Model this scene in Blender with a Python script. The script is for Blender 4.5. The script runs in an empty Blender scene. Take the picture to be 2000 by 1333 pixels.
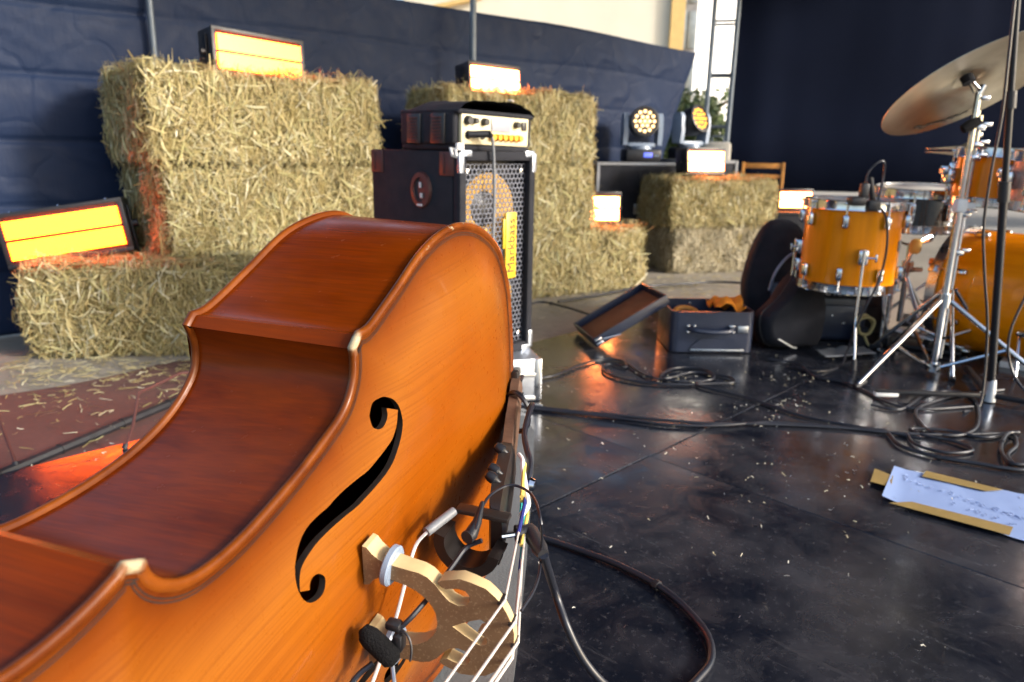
import bpy, bmesh, math, random
import numpy as np
from mathutils import Matrix, Vector, noise
from mathutils.geometry import delaunay_2d_cdt

S = bpy.context.scene
COL = S.collection
RAD = math.radians

# ------------------------------------------------------------------ camera
def make_camera():
    p, r = RAD(14.6), RAD(1.0)
    fwd = Vector((0, math.cos(p), -math.sin(p)))
    right = Vector((1, 0, 0))
    up = right.cross(fwd)
    R = right * math.cos(r) + up * math.sin(r)
    U = up * math.cos(r) - right * math.sin(r)
    cam = bpy.data.cameras.new('camera')
    o = bpy.data.objects.new('camera', cam)
    COL.objects.link(o)
    o.matrix_world = Matrix(((R.x, U.x, -fwd.x, 0), (R.y, U.y, -fwd.y, 0), (R.z, U.z, -fwd.z, 0.7637), (0, 0, 0, 1)))
    cam.sensor_width = 36
    cam.lens = 26.1
    cam.clip_start = 0.02
    cam.clip_end = 2000
    cam.dof.use_dof = True
    cam.dof.focus_distance = 0.9
    cam.dof.aperture_fstop = 6.0
    S.camera = o
make_camera()

# ------------------------------------------------------------------ sky, sun, exposure
SUN = Vector((0.86, -0.34, 0.37)).normalized()
world = bpy.data.worlds.new('World')
S.world = world
world.use_nodes = True
wn = world.node_tree
for n in list(wn.nodes):
    wn.nodes.remove(n)
sky = wn.nodes.new('ShaderNodeTexSky')
sky.sky_type = 'NISHITA'
sky.sun_disc = False
sky.sun_elevation = math.asin(SUN.z)
sky.sun_rotation = math.atan2(SUN.x, SUN.y)
sky.dust_density = 3.0
bg = wn.nodes.new('ShaderNodeBackground')
bg.inputs['Strength'].default_value = 0.15
wo = wn.nodes.new('ShaderNodeOutputWorld')
wn.links.new(sky.outputs['Color'], bg.inputs['Color'])
wn.links.new(bg.outputs['Background'], wo.inputs['Surface'])
sl = bpy.data.lights.new('sun', 'SUN')
sl.energy = 2.0
sl.angle = RAD(9.0)
sl.color = (1.0, 0.965, 0.92)
so = bpy.data.objects.new('sun', sl)
COL.objects.link(so)
so.rotation_euler = (-SUN).to_track_quat('-Z', 'Y').to_euler()
S.view_settings.view_transform = 'Standard'
S.view_settings.look = 'None'
S.view_settings.exposure = 1.28
S.view_settings.gamma = 1.0
S.view_settings.use_curve_mapping = False
S.render.engine = 'CYCLES'
S.cycles.use_denoising = True
S.cycles.max_bounces = 8
S.cycles.sample_clamp_indirect = 6.0

# ------------------------------------------------------------------ materials
class NT:
    def __init__(self, name):
        self.m = bpy.data.materials.new(name)
        self.m.use_nodes = True
        self.t = self.m.node_tree
        self.b = self.t.nodes['Principled BSDF']
        self.out = self.t.nodes['Material Output']
    def n(self, kind, **kw):
        nd = self.t.nodes.new(kind)
        for k, v in kw.items():
            if k in nd.inputs.keys() if isinstance(k, str) else False:
                nd.inputs[k].default_value = v
            else:
                setattr(nd, k, v)
        return nd
    def l(self, a, b):
        self.t.links.new(a, b)
    def coord(self, which='Object', scale=(1, 1, 1), rot=(0, 0, 0)):
        tc = self.n('ShaderNodeTexCoord')
        mp = self.n('ShaderNodeMapping')
        mp.inputs['Scale'].default_value = scale
        mp.inputs['Rotation'].default_value = rot
        self.l(tc.outputs[which], mp.inputs['Vector'])
        return mp.outputs['Vector']
    def noise(self, vec, scale, detail=4, rough=0.55, dist=0.0):
        nd = self.n('ShaderNodeTexNoise')
        nd.inputs['Scale'].default_value = scale
        nd.inputs['Detail'].default_value = detail
        nd.inputs['Roughness'].default_value = rough
        nd.inputs['Distortion'].default_value = dist
        if vec is not None:
            self.l(vec, nd.inputs['Vector'])
        return nd.outputs['Fac']
    def ramp(self, fac, stops):
        r = self.n('ShaderNodeValToRGB')
        e = r.color_ramp.elements
        while len(e) < len(stops):
            e.new(0.5)
        for k, (pos, c) in enumerate(stops):
            e[k].position = pos
            e[k].color = (c[0], c[1], c[2], 1) if not isinstance(c, (int, float)) else (c, c, c, 1)
        self.l(fac, r.inputs['Fac'])
        return r.outputs['Color']
    def mix(self, fac, a, b, mode='MIX'):
        x = self.n('ShaderNodeMixRGB', blend_type=mode)
        for sock, v in ((x.inputs['Fac'], fac), (x.inputs['Color1'], a), (x.inputs['Color2'], b)):
            if hasattr(v, 'is_output'):
                self.l(v, sock)
            elif isinstance(v, (int, float)):
                sock.default_value = v
            else:
                sock.default_value = (v[0], v[1], v[2], 1)
        return x.outputs['Color']
    def bump(self, h, strength, dist=0.01, prev=None):
        b = self.n('ShaderNodeBump')
        b.inputs['Strength'].default_value = strength
        b.inputs['Distance'].default_value = dist
        self.l(h, b.inputs['Height'])
        if prev is not None:
            self.l(prev, b.inputs['Normal'])
        return b.outputs['Normal']
    def set(self, **kw):
        for k, v in kw.items():
            s = self.b.inputs[k.replace('_', ' ')]
            if hasattr(v, 'is_output'):
                self.l(v, s)
            elif isinstance(v, tuple) and len(v) == 3 and s.type == 'RGBA':
                s.default_value = (v[0], v[1], v[2], 1)
            else:
                s.default_value = v
        return self

def pmat(name, col, rough=0.5, metal=0.0, var=0.25, vs=6.0, bump=0.0, bs=60.0, rvar=0.15, coat=0.0, spec=0.5, bd=0.004):
    t = NT(name)
    v = t.coord()
    f = t.noise(v, vs, 5)
    dark = tuple(c * (1 - var) for c in col)
    lite = tuple(min(1, c * (1 + var * 0.6)) for c in col)
    c = t.ramp(f, [(0.3, dark), (0.7, lite)])
    f2 = t.noise(v, vs * 4.3, 3)
    r = t.ramp(f2, [(0.3, max(0.03, rough - rvar * 0.5)), (0.7, min(1, rough + rvar * 0.5))])
    t.set(Base_Color=c, Roughness=r, Metallic=metal, Coat_Weight=coat, Specular_IOR_Level=spec)
    t.b.inputs['Coat Roughness'].default_value = 0.08
    if bump:
        t.set(Normal=t.bump(t.noise(v, bs, 4), bump, bd))
    return t.m

def emat(name, col, strength, grid=None):
    t = NT(name)
    t.set(Base_Color=(0.1, 0.06, 0.03), Roughness=0.4)
    t.b.inputs['Emission Color'].default_value = (*col, 1)
    t.b.inputs['Emission Strength'].default_value = strength
    if grid:
        tc = t.n('ShaderNodeTexCoord')
        sp = t.n('ShaderNodeSeparateXYZ')
        t.l(tc.outputs['Object'], sp.inputs['Vector'])
        outs = []
        for ax in ('X', 'Z'):
            m = t.n('ShaderNodeMath', operation='MULTIPLY'); t.l(sp.outputs[ax], m.inputs[0]); m.inputs[1].default_value = 2 * math.pi / grid
            s = t.n('ShaderNodeMath', operation='SINE'); t.l(m.outputs[0], s.inputs[0])
            outs.append(s.outputs[0])
        a = t.n('ShaderNodeMath', operation='MAXIMUM'); t.l(outs[0], a.inputs[0]); t.l(outs[1], a.inputs[1])
        mr = t.n('ShaderNodeMapRange'); t.l(a.outputs[0], mr.inputs['Value'])
        mr.inputs['From Min'].default_value = 0.55; mr.inputs['From Max'].default_value = 1.0
        mr.inputs['To Min'].default_value = strength; mr.inputs['To Max'].default_value = strength * 0.45
        t.l(mr.outputs[0], t.b.inputs['Emission Strength'])
    return t.m

def hay_mat(name, cols, rough=0.7):
    t = NT(name)
    g = t.n('ShaderNodeNewGeometry')
    c = t.ramp(g.outputs['Random Per Island'], [(k / (len(cols) - 1), c) for k, c in enumerate(cols)])
    f = t.noise(t.coord(scale=(3, 3, 3)), 2.0, 3)
    c2 = t.mix(t.ramp(f, [(0.40, 0.0), (0.75, 0.35)]), c, (0.24, 0.18, 0.07), 'MIX')
    t.set(Base_Color=c2, Roughness=rough, Specular_IOR_Level=0.35)
    return t.m

M = {}
M['black_plastic'] = pmat('black_plastic', (0.018, 0.018, 0.021), 0.42, bump=0.15, bs=400)
M['black_rubber'] = pmat('black_rubber', (0.014, 0.015, 0.02), 0.5)
M['cable'] = pmat('cable_jacket', (0.012, 0.014, 0.022), 0.38)
M['black_cloth'] = pmat('black_cloth', (0.016, 0.017, 0.023), 0.85, bump=0.4, bs=300, spec=0.3)
M['black_metal'] = pmat('black_metal', (0.010, 0.011, 0.015), 0.42, spec=0.35)
M['chrome'] = pmat('chrome', (0.58, 0.60, 0.64), 0.14, 1.0, var=0.08)
M['steel'] = pmat('steel', (0.52, 0.54, 0.57), 0.3, 1.0, var=0.12)
M['grille'] = pmat('grille_metal', (0.115, 0.125, 0.16), 0.55, 0.1, var=0.12, vs=30)
M['alu'] = pmat('aluminium', (0.42, 0.46, 0.53), 0.38, 0.85, var=0.12, vs=30)
M['grey_steel'] = pmat('galvanised_steel', (0.13, 0.16, 0.20), 0.5, 0.3, var=0.2)
M['foam'] = pmat('black_foam', (0.008, 0.008, 0.009), 0.95, bump=0.8, bs=500, spec=0.15)
M['white_cord'] = pmat('white_cord', (0.72, 0.70, 0.68), 0.4)
M['string_steel'] = pmat('string_steel', (0.78, 0.72, 0.66), 0.35, 0.35, var=0.1)
M['yellow_thread'] = pmat('yellow_thread', (0.72, 0.52, 0.12), 0.6)
M['teal_thread'] = pmat('teal_thread', (0.05, 0.48, 0.46), 0.6)
M['blue_thread'] = pmat('blue_thread', (0.02, 0.03, 0.20), 0.6)
M['paper'] = pmat('paper', (0.23, 0.32, 0.56), 0.7, var=0.05, bump=0.1, bs=20)
M['tape'] = pmat('masking_tape', (0.27, 0.185, 0.06), 0.55, var=0.12, vs=30)
M['ink'] = pmat('grey_ink', (0.215, 0.295, 0.51), 0.7)
M['cream'] = pmat('cream_panel', (0.62, 0.55, 0.36), 0.45, var=0.06)
M['orange_knob'] = pmat('orange_knob', (0.85, 0.38, 0.02), 0.4)
M['red_brown'] = pmat('red_brown_plastic', (0.075, 0.024, 0.020), 0.5)
M['tan_cone'] = pmat('tan_cone', (0.70, 0.40, 0.09), 0.7, var=0.15)
M['yellow_badge'] = pmat('yellow_badge', (0.80, 0.50, 0.03), 0.4, var=0.08)
M['grey_display'] = pmat('grey_display', (0.30, 0.31, 0.36), 0.3)
M['drum_orange'] = None
M['drum_skin'] = pmat('drum_skin', (0.58, 0.56, 0.52), 0.45, var=0.1)
M['pink_shell'] = pmat('champagne_shell', (0.55, 0.33, 0.26), 0.3, 0.3, var=0.08)
M['dark_shell'] = pmat('dark_shell', (0.02, 0.014, 0.012), 0.12, coat=0.6)
M['bronze'] = None
M['wood_chair'] = pmat('chair_wood', (0.48, 0.21, 0.04), 0.45, var=0.3, vs=20)
M['orange_cloth'] = pmat('orange_cloth', (0.85, 0.27, 0.015), 0.8, bump=0.4, bs=120)
M['case_lining'] = pmat('brown_lining', (0.20, 0.075, 0.03), 0.8, bump=0.3, bs=120)
M['leather'] = pmat('black_leather', (0.018, 0.026, 0.054), 0.36, bump=0.35, bs=220, coat=0.15)  # blue light falling on the case is put into this base colour
M['grey_mat'] = pmat('grey_mat', (0.13, 0.14, 0.145), 0.8, bump=0.3, bs=200)
M['wall_cream'] = pmat('cream_render', (0.66, 0.61, 0.49), 0.85, var=0.07, vs=0.8, bump=0.2, bs=30)
M['white_render'] = pmat('white_render', (0.82, 0.82, 0.80), 0.8, var=0.04, vs=0.6)
M['ochre'] = pmat('ochre_render', (0.62, 0.42, 0.16), 0.85, var=0.1)
M['roof_tile'] = pmat('roof_tile', (0.40, 0.17, 0.08), 0.8, var=0.3)
M['window_glass'] = pmat('window_glass', (0.20, 0.24, 0.27), 0.12, var=0.2)
M['white_trim'] = pmat('white_trim', (0.7, 0.7, 0.68), 0.6)
M['concrete'] = pmat('concrete', (0.42, 0.40, 0.36), 0.85, var=0.2, vs=3, bump=0.3, bs=60)
M['blue_tape'] = pmat('blue_tape', (0.16, 0.30, 0.55), 0.5, var=0.3, vs=20)
M['bark'] = pmat('bark', (0.10, 0.07, 0.045), 0.9, bump=0.6, bs=40)
M['ebony'] = pmat('ebony', (0.02, 0.016, 0.015), 0.35)
M['rosewood'] = pmat('worn_rosewood', (0.10, 0.055, 0.035), 0.55, var=0.45, vs=25, bump=0.2, bs=90)
M['blue_plastic'] = pmat('blue_grey_plastic', (0.24, 0.30, 0.40), 0.35)
M['grey_plastic'] = pmat('grey_plastic', (0.20, 0.21, 0.23), 0.45)
M['f_rim'] = pmat('sound_hole_rim', (0.010, 0.005, 0.003), 0.6, var=0.2, vs=30)  # near black: darkness inside the hole put into the rim colour
M['bridge_pale'] = pmat('bridge_pale_maple', (0.55, 0.40, 0.20), 0.6, var=0.15, vs=30)
M['hay'] = hay_mat('hay', [(0.15, 0.11, 0.045), (0.40, 0.32, 0.14), (0.34, 0.29, 0.11), (0.48, 0.40, 0.20), (0.28, 0.21, 0.085), (0.54, 0.48, 0.27), (0.41, 0.385, 0.16), (0.70, 0.66, 0.50)])
M['hay_grey'] = hay_mat('weathered_hay', [(0.18, 0.145, 0.09), (0.38, 0.33, 0.22), (0.50, 0.45, 0.33), (0.56, 0.51, 0.37), (0.42, 0.37, 0.24)])
M['hay_core'] = pmat('hay_core', (0.22, 0.17, 0.06), 0.9, var=0.5, vs=30, bump=1.0, bs=60, bd=0.02)
M['chaff'] = hay_mat('chaff', [(0.30, 0.26, 0.16), (0.50, 0.47, 0.38), (0.58, 0.57, 0.52), (0.40, 0.37, 0.22)])
M['led_warm'] = emat('led_orange', (1.0, 0.090, 0.0022), 21.0, grid=0.0085)
M['led_hot'] = emat('led_bright', (1.0, 0.22, 0.05), 26.0)
M['led_gap'] = pmat('led_gap', (0.03, 0.014, 0.008), 0.5)
M['lens_white'] = emat('lens_white', (1.0, 0.62, 0.26), 2.2)
M['lens_orange'] = emat('lens_orange', (1.0, 0.40, 0.012), 1.6)
M['screen_blue'] = emat('screen_blue', (0.1, 0.18, 1.0), 0.8)

def wood_bits():
    # bass front: spruce under orange varnish, darker towards the rim (sunburst finish)
    t = NT('spruce_varnish')
    v = t.coord(scale=(1, 1, 1))
    grain = t.noise(t.coord(scale=(360, 0.25, 0.0)), 1.0, 2, 0.5)
    wide = t.noise(t.coord(scale=(55, 0.15, 0.0)), 1.0, 2, 0.5)
    sheen_blotch = t.noise(v, 5.0, 3)
    at = t.n('ShaderNodeAttribute', attribute_name='rim')
    base = t.ramp(at.outputs['Fac'], [(0.0, (0.060, 0.010, 0.001)), (0.13, (0.15, 0.032, 0.0015)), (0.42, (0.245, 0.075, 0.006)), (1.0, (0.235, 0.052, 0.0012))])  # paler band near the sound holes paints in sky sheen
    c = t.mix(t.ramp(grain, [(0.36, 0.42), (0.54, 0.0)]), base, (0.115, 0.024, 0.0015))
    c = t.mix(t.ramp(wide, [(0.35, 0.14), (0.65, 0.0)]), c, (0.14, 0.031, 0.002))
    c = t.mix(t.ramp(sheen_blotch, [(0.4, 0.0), (0.75, 0.35)]), c, (0.29, 0.095, 0.008))  # pale patches paint more of that sheen into the varnish
    sc = t.noise(t.coord(scale=(30, 30, 30)), 3.0, 6, 0.7)
    rr = t.ramp(sc, [(0.35, 0.26), (0.75, 0.40)])
    t.set(Base_Color=c, Roughness=rr, Coat_Weight=0.12, Specular_IOR_Level=0.12)
    t.b.inputs['Coat Roughness'].default_value = 0.07
    t.set(Normal=t.bump(grain, 0.12, 0.001))
    M['spruce'] = t.m
    # ribs: dark red brown maple with flame
    t = NT('rib_varnish')
    fl = t.noise(t.coord(scale=(40, 40, 5)), 1.0, 3, 0.6, 0.6)
    fl2 = t.noise(t.coord(scale=(250, 250, 10)), 1.0, 3, 0.6)
    bl = t.noise(t.coord(), 6.0, 3)
    c = t.ramp(fl, [(0.3, (0.10, 0.012, 0.0003)), (0.7, (0.185, 0.025, 0.0004))])
    c = t.mix(t.ramp(fl2, [(0.4, 0.35), (0.65, 0.0)]), c, (0.04, 0.010, 0.003))
    c = t.mix(t.ramp(bl, [(0.4, 0.0), (0.8, 0.5)]), c, (0.215, 0.038, 0.0006))
    r2 = t.ramp(t.noise(t.coord(), 60, 5), [(0.3, 0.18), (0.8, 0.30)])
    t.set(Base_Color=c, Roughness=r2, Coat_Weight=0.05, Specular_IOR_Level=0.09)
    t.b.inputs['Coat Roughness'].default_value = 0.1
    M['rib'] = t.m
    # edge bead: varnish worn through to pale wood in chips and at the corners
    t = NT('edge_varnish')
    tc = t.n('ShaderNodeTexCoord')
    nz = t.noise(tc.outputs['Object'], 90.0, 4, 0.7)
    wear = t.ramp(nz, [(0.62, 0.0), (0.67, 1.0)])
    lowb = t.n('ShaderNodeVectorMath', operation='DISTANCE')
    t.l(tc.outputs['Object'], lowb.inputs[0]); lowb.inputs[1].default_value = (0.325, 0.18, 0.0)
    wz = t.ramp(lowb.outputs['Value'], [(0.04, 1.0), (0.14, 0.0)])
    fac = t.mix(1.0, wear, wz, 'MULTIPLY')
    for cx, cy, rr in ((0.262, 0.438, 0.013), (0.213, 0.724, 0.013)):
        d = t.n('ShaderNodeVectorMath', operation='DISTANCE')
        t.l(tc.outputs['Object'], d.inputs[0]); d.inputs[1].default_value = (cx, cy, 0.0)
        j = t.n('ShaderNodeMath', operation='MULTIPLY_ADD'); t.l(nz, j.inputs[0]); j.inputs[1].default_value = 0.016; t.l(d.outputs['Value'], j.inputs[2])
        fac = t.mix(1.0, fac, t.ramp(j.outputs[0], [(rr + 0.005, 1.0), (rr + 0.007, 0.0)]), 'LIGHTEN')
    base = t.ramp(t.noise(tc.outputs['Object'], 18, 3), [(0.3, (0.075, 0.014, 0.0015)), (0.7, (0.19, 0.048, 0.004))])
    t.set(Base_Color=t.mix(fac, base, (0.36, 0.30, 0.19)), Roughness=t.ramp(fac, [(0, 0.34), (1, 0.75)]), Coat_Weight=0.08, Specular_IOR_Level=0.25)
    t.b.inputs['Coat Roughness'].default_value = 0.12
    M['edge'] = t.m
    # bridge: speckled maple
    t = NT('bridge_maple')
    v = t.coord()
    sp = t.noise(t.coord(scale=(1, 3, 1)), 300, 2, 0.6)
    c = t.ramp(t.noise(v, 14, 4), [(0.3, (0.17, 0.095, 0.045)), (0.7, (0.25, 0.15, 0.075))])
    c = t.mix(t.ramp(sp, [(0.56, 0.0), (0.66, 0.6)]), c, (0.36, 0.25, 0.14))
    t.set(Base_Color=c, Roughness=0.6)
    M['bridge'] = t.m
    # orange lacquered drum shell
    t = NT('drum_lacquer')
    w = t.noise(t.coord(scale=(9, 9, 0.8)), 2.0, 5, 0.6)
    c = t.ramp(w, [(0.3, (0.66, 0.19, 0.001)), (0.7, (0.86, 0.29, 0.002))])
    t.set(Base_Color=c, Roughness=0.22, Coat_Weight=0.10, Specular_IOR_Level=0.18)
    M['drum_orange'] = t.m
    # bronze cymbal with lathe grooves
    t = NT('bronze')
    tc = t.n('ShaderNodeTexCoord')
    ln = t.n('ShaderNodeVectorMath', operation='LENGTH')
    t.l(tc.outputs['Object'], ln.inputs[0])
    wv = t.noise(None, 1.0, 2)
    cmb = t.n('ShaderNodeCombineXYZ'); t.l(ln.outputs['Value'], cmb.inputs['X'])
    gr = t.noise(cmb.outputs['Vector'], 300, 3)
    st = t.noise(tc.outputs['Object'], 7, 4)
    c = t.ramp(st, [(0.3, (0.40, 0.35, 0.25)), (0.7, (0.58, 0.53, 0.41))])
    t.set(Base_Color=c, Metallic=1.0, Roughness=t.ramp(gr, [(0.3, 0.3), (0.7, 0.46)]), Anisotropic=0.6, Normal=t.bump(gr, 0.15, 0.001))
    M['bronze'] = t.m
    # glossy black stage deck with scuffs, and dust that also paints in floor sheen
    t = NT('black_deck')
    v = t.coord('Object')
    dust_sheen = t.noise(v, 3.2, 6, 0.65)
    fine = t.noise(v, 90, 5, 0.7)
    scuff = t.noise(t.coord(scale=(40, 3, 1), rot=(0, 0, 0.4)), 1.0, 4, 0.7)
    c = t.mix(t.ramp(dust_sheen, [(0.44, 0.0), (0.70, 0.85)]), (0.0055, 0.0075, 0.0135), (0.048, 0.049, 0.058))
    c = t.mix(t.ramp(fine, [(0.56, 0.0), (0.76, 0.45)]), c, (0.10, 0.10, 0.11))
    c = t.mix(t.ramp(scuff, [(0.60, 0.0), (0.72, 0.4)]), c, (0.075, 0.077, 0.085))
    foot = t.noise(t.coord(scale=(1, 1, 1), rot=(0, 0, 0.9)), 7.0, 5, 0.75, 1.5)
    c = t.mix(t.ramp(foot, [(0.52, 0.0), (0.70, 0.5)]), c, (0.024, 0.027, 0.034))
    r = t.ramp(foot, [(0.35, 0.11), (0.7, 0.32)])
    nm = t.bump(t.noise(v, 1.6, 2), 0.5, 0.006)
    nm = t.bump(t.noise(v, 260, 3), 0.05, 0.001, nm)
    t.set(Base_Color=c, Roughness=r, Specular_IOR_Level=0.5, Normal=nm)
    M['deck'] = t.m
    # pavement
    t = NT('pavement')
    v = t.coord('Object')
    a = t.noise(v, 0.9, 6, 0.6)
    f = t.noise(v, 28, 5, 0.7)
    c = t.ramp(a, [(0.3, (0.21, 0.185, 0.155)), (0.7, (0.34, 0.305, 0.25))])
    c = t.mix(t.ramp(f, [(0.35, 0.4), (0.65, 0.0)]), c, (0.14, 0.125, 0.105))
    t.set(Base_Color=c, Roughness=0.85, Normal=t.bump(f, 0.4, 0.004))
    M['pavement'] = t.m
    # red-brown court surface
    t = NT('red_court')
    v = t.coord('Object')
    a = t.noise(v, 2.2, 6, 0.65)
    f = t.noise(v, 60, 5, 0.7)
    c = t.ramp(a, [(0.3, (0.095, 0.040, 0.034)), (0.7, (0.15, 0.072, 0.062))])
    c = t.mix(t.ramp(f, [(0.4, 0.45), (0.65, 0.0)]), c, (0.08, 0.04, 0.035))
    t.set(Base_Color=c, Roughness=0.75, Normal=t.bump(f, 0.3, 0.003))
    M['court'] = t.m
    # tarp: black woven plastic with wrinkles; blue skylight is put into its colour
    t = NT('black_tarp')
    v = t.coord('Object')
    w1 = t.noise(t.coord(scale=(1, 1, 1.6)), 5.0, 4, 0.5, 0.8)
    w2 = t.noise(t.coord(scale=(4, 4, 1), rot=(0, 0.6, 0)), 7.0, 3, 0.5, 1.2)
    nm = t.bump(w1, 0.16, 0.03)
    nm = t.bump(w2, 0.14, 0.010, nm)
    vo = t.n('ShaderNodeTexVoronoi', feature='DISTANCE_TO_EDGE')
    vo.inputs['Scale'].default_value = 2.6
    wj = t.n('ShaderNodeTexNoise'); wj.inputs['Scale'].default_value = 3.0; wj.inputs['Detail'].default_value = 3
    t.l(v, wj.inputs['Vector'])
    vm = t.n('ShaderNodeVectorMath', operation='MULTIPLY_ADD')
    t.l(wj.outputs['Color'], vm.inputs[0]); vm.inputs[1].default_value = (0.35, 0.35, 0.35); t.l(v, vm.inputs[2])
    t.l(vm.outputs[0], vo.inputs['Vector'])
    nm = t.bump(t.ramp(vo.outputs['Distance'], [(0.0, 0.0), (0.06, 1.0)]), 0.35, 0.006, nm)
    c = t.ramp(t.noise(v, 2.0, 4), [(0.3, (0.0085, 0.0175, 0.048)), (0.7, (0.013, 0.025, 0.062))])
    t.set(Base_Color=c, Roughness=t.ramp(t.noise(v, 14, 4), [(0.3, 0.5), (0.7, 0.65)]), Specular_IOR_Level=0.14, Normal=nm)
    M['tarp'] = t.m
    # black stage curtain, blue light cast put into its colour
    t = NT('black_curtain')
    v = t.coord('Object')
    c = t.ramp(t.noise(v, 1.2, 3), [(0.3, (0.0022, 0.0042, 0.013)), (0.7, (0.0032, 0.0058, 0.017))])
    t.set(Base_Color=c, Roughness=0.9, Specular_IOR_Level=0.06, Normal=t.bump(t.noise(v, 240, 2), 0.3, 0.002))
    M['curtain'] = t.m
    # leaves
    t = NT('leaf')
    g = t.n('ShaderNodeNewGeometry')
    c = t.ramp(g.outputs['Random Per Island'], [(0.0, (0.05, 0.09, 0.015)), (0.5, (0.10, 0.15, 0.03)), (1.0, (0.16, 0.20, 0.04))])
    t.set(Base_Color=c, Roughness=0.6)
    M['leaf'] = t.m
wood_bits()

# ------------------------------------------------------------------ mesh helpers
def xf(bm, verts, mat):
    if mat is not None:
        bmesh.ops.transform(bm, matrix=mat, verts=verts)

def rbox(bm, c, s, r=0.0, mat=None, seg=2):
    q = bmesh.ops.create_cube(bm, size=1.0)
    vs = q['verts']
    bmesh.ops.transform(bm, matrix=Matrix.Translation(c) @ Matrix.Diagonal((s[0], s[1], s[2], 1)), verts=vs)
    if r > 0:
        es = list({e for v in vs for e in v.link_edges})
        res = bmesh.ops.bevel(bm, geom=es, offset=r, segments=seg, profile=0.5, affect='EDGES', clamp_overlap=True)
        vs = list({v for f in res['faces'] for v in f.verts})
        allv = set(vs)
        stack = list(vs)
        while stack:
            v = stack.pop()
            for e in v.link_edges:
                w = e.other_vert(v)
                if w not in allv:
                    allv.add(w); stack.append(w)
        vs = list(allv)
    xf(bm, vs, mat)
    return vs

def tube(bm, pts, r, n=8, caps=True, closed=False):
    P = [Vector(p) for p in pts]
    m = len(P)
    rs = r if isinstance(r, (list, tuple)) else [r] * m
    T = []
    for i in range(m):
        a = P[(i - 1) % m] if (closed or i > 0) else P[i]
        b = P[(i + 1) % m] if (closed or i < m - 1) else P[i]
        d = b - a
        T.append(d.normalized() if d.length > 1e-9 else Vector((0, 0, 1)))
    ref = Vector((0, 0, 1)) if abs(T[0].z) < 0.9 else Vector((1, 0, 0))
    N = (ref - T[0] * ref.dot(T[0])).normalized()
    rings = []
    for i in range(m):
        N = N - T[i] * N.dot(T[i])
        N = N.normalized() if N.length > 1e-6 else T[i].orthogonal().normalized()
        B = T[i].cross(N)
        rings.append([bm.verts.new(P[i] + (N * math.cos(2 * math.pi * k / n) + B * math.sin(2 * math.pi * k / n)) * rs[i]) for k in range(n)])
    last = m if closed else m - 1
    for i in range(last):
        a, b = rings[i], rings[(i + 1) % m]
        for k in range(n):
            bm.faces.new((a[k], a[(k + 1) % n], b[(k + 1) % n], b[k]))
    if caps and not closed:
        bm.faces.new(rings[0][::-1]); bm.faces.new(rings[-1])
    return [v for q in rings for v in q]

def cyl(bm, p0, p1, r0, r1=None, n=16):
    return tube(bm, [p0, p1], [r0, r0 if r1 is None else r1], n)

def lathe(bm, prof, n=32, mat=None, closed=False):
    rings = []
    vs = []
    for (r, z) in prof:
        if r < 1e-6:
            v = bm.verts.new((0, 0, z)); rings.append([v]); vs.append(v)
        else:
            ring = [bm.verts.new((r * math.cos(2 * math.pi * k / n), r * math.sin(2 * math.pi * k / n), z)) for k in range(n)]
            rings.append(ring); vs += ring
    cnt = len(rings) if closed else len(rings) - 1
    for i in range(cnt):
        a, b = rings[i], rings[(i + 1) % len(rings)]
        for k in range(n):
            k2 = (k + 1) % n
            if len(a) == 1 and len(b) == 1:
                continue
            if len(a) == 1:
                bm.faces.new((a[0], b[k2], b[k]))
            elif len(b) == 1:
                bm.faces.new((a[k], a[k2], b[0]))
            else:
                bm.faces.new((a[k], a[k2], b[k2], b[k]))
    xf(bm, vs, mat)
    return vs

def prism(bm, poly, z0, z1, mat=None):
    a = [bm.verts.new((x, y, z0)) for x, y in poly]
    b = [bm.verts.new((x, y, z1)) for x, y in poly]
    n = len(poly)
    bm.faces.new(a[::-1]); bm.faces.new(b)
    for k in range(n):
        bm.faces.new((a[k], a[(k + 1) % n], b[(k + 1) % n], b[k]))
    xf(bm, a + b, mat)
    return a + b

def catmull(pts, k=6, closed=False):
    P = [Vector(p) for p in pts]
    n = len(P)
    out = []
    segs = n if closed else n - 1
    for i in range(segs):
        p0 = P[(i - 1) % n] if (closed or i > 0) else P[0] * 2 - P[1]
        p1, p2 = P[i], P[(i + 1) % n]
        p3 = P[(i + 2) % n] if (closed or i + 2 < n) else P[-1] * 2 - P[-2]
        for j in range(k):
            t = j / k
            out.append(0.5 * ((2 * p1) + (p2 - p0) * t + (2 * p0 - 5 * p1 + 4 * p2 - p3) * t * t + (3 * p1 - p0 - 3 * p2 + p3) * t ** 3))
    if not closed:
        out.append(P[-1])
    return out

def obj(name, bm, mat, parent=None, smooth=None, kind=None):
    if isinstance(bm, bpy.types.Mesh):
        me = bm
    else:
        bmesh.ops.recalc_face_normals(bm, faces=bm.faces)
        me = bpy.data.meshes.new(name)
        bm.to_mesh(me); bm.free()
    if mat is not None and len(me.materials) == 0:
        me.materials.append(M[mat] if isinstance(mat, str) else mat)
    if smooth is not None:
        me.polygons.foreach_set('use_smooth', [True] * len(me.polygons))
        if smooth < 180:
            me.set_sharp_from_angle(angle=RAD(smooth))
    o = bpy.data.objects.new(name, me)
    COL.objects.link(o)
    if parent is not None:
        o.parent = parent
    if kind:
        o['kind'] = kind
    return o

def part(name, mat, parent, fn, smooth=40, kind=None):
    bm = bmesh.new()
    fn(bm)
    return obj(name, bm, mat, parent, smooth, kind)

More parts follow.
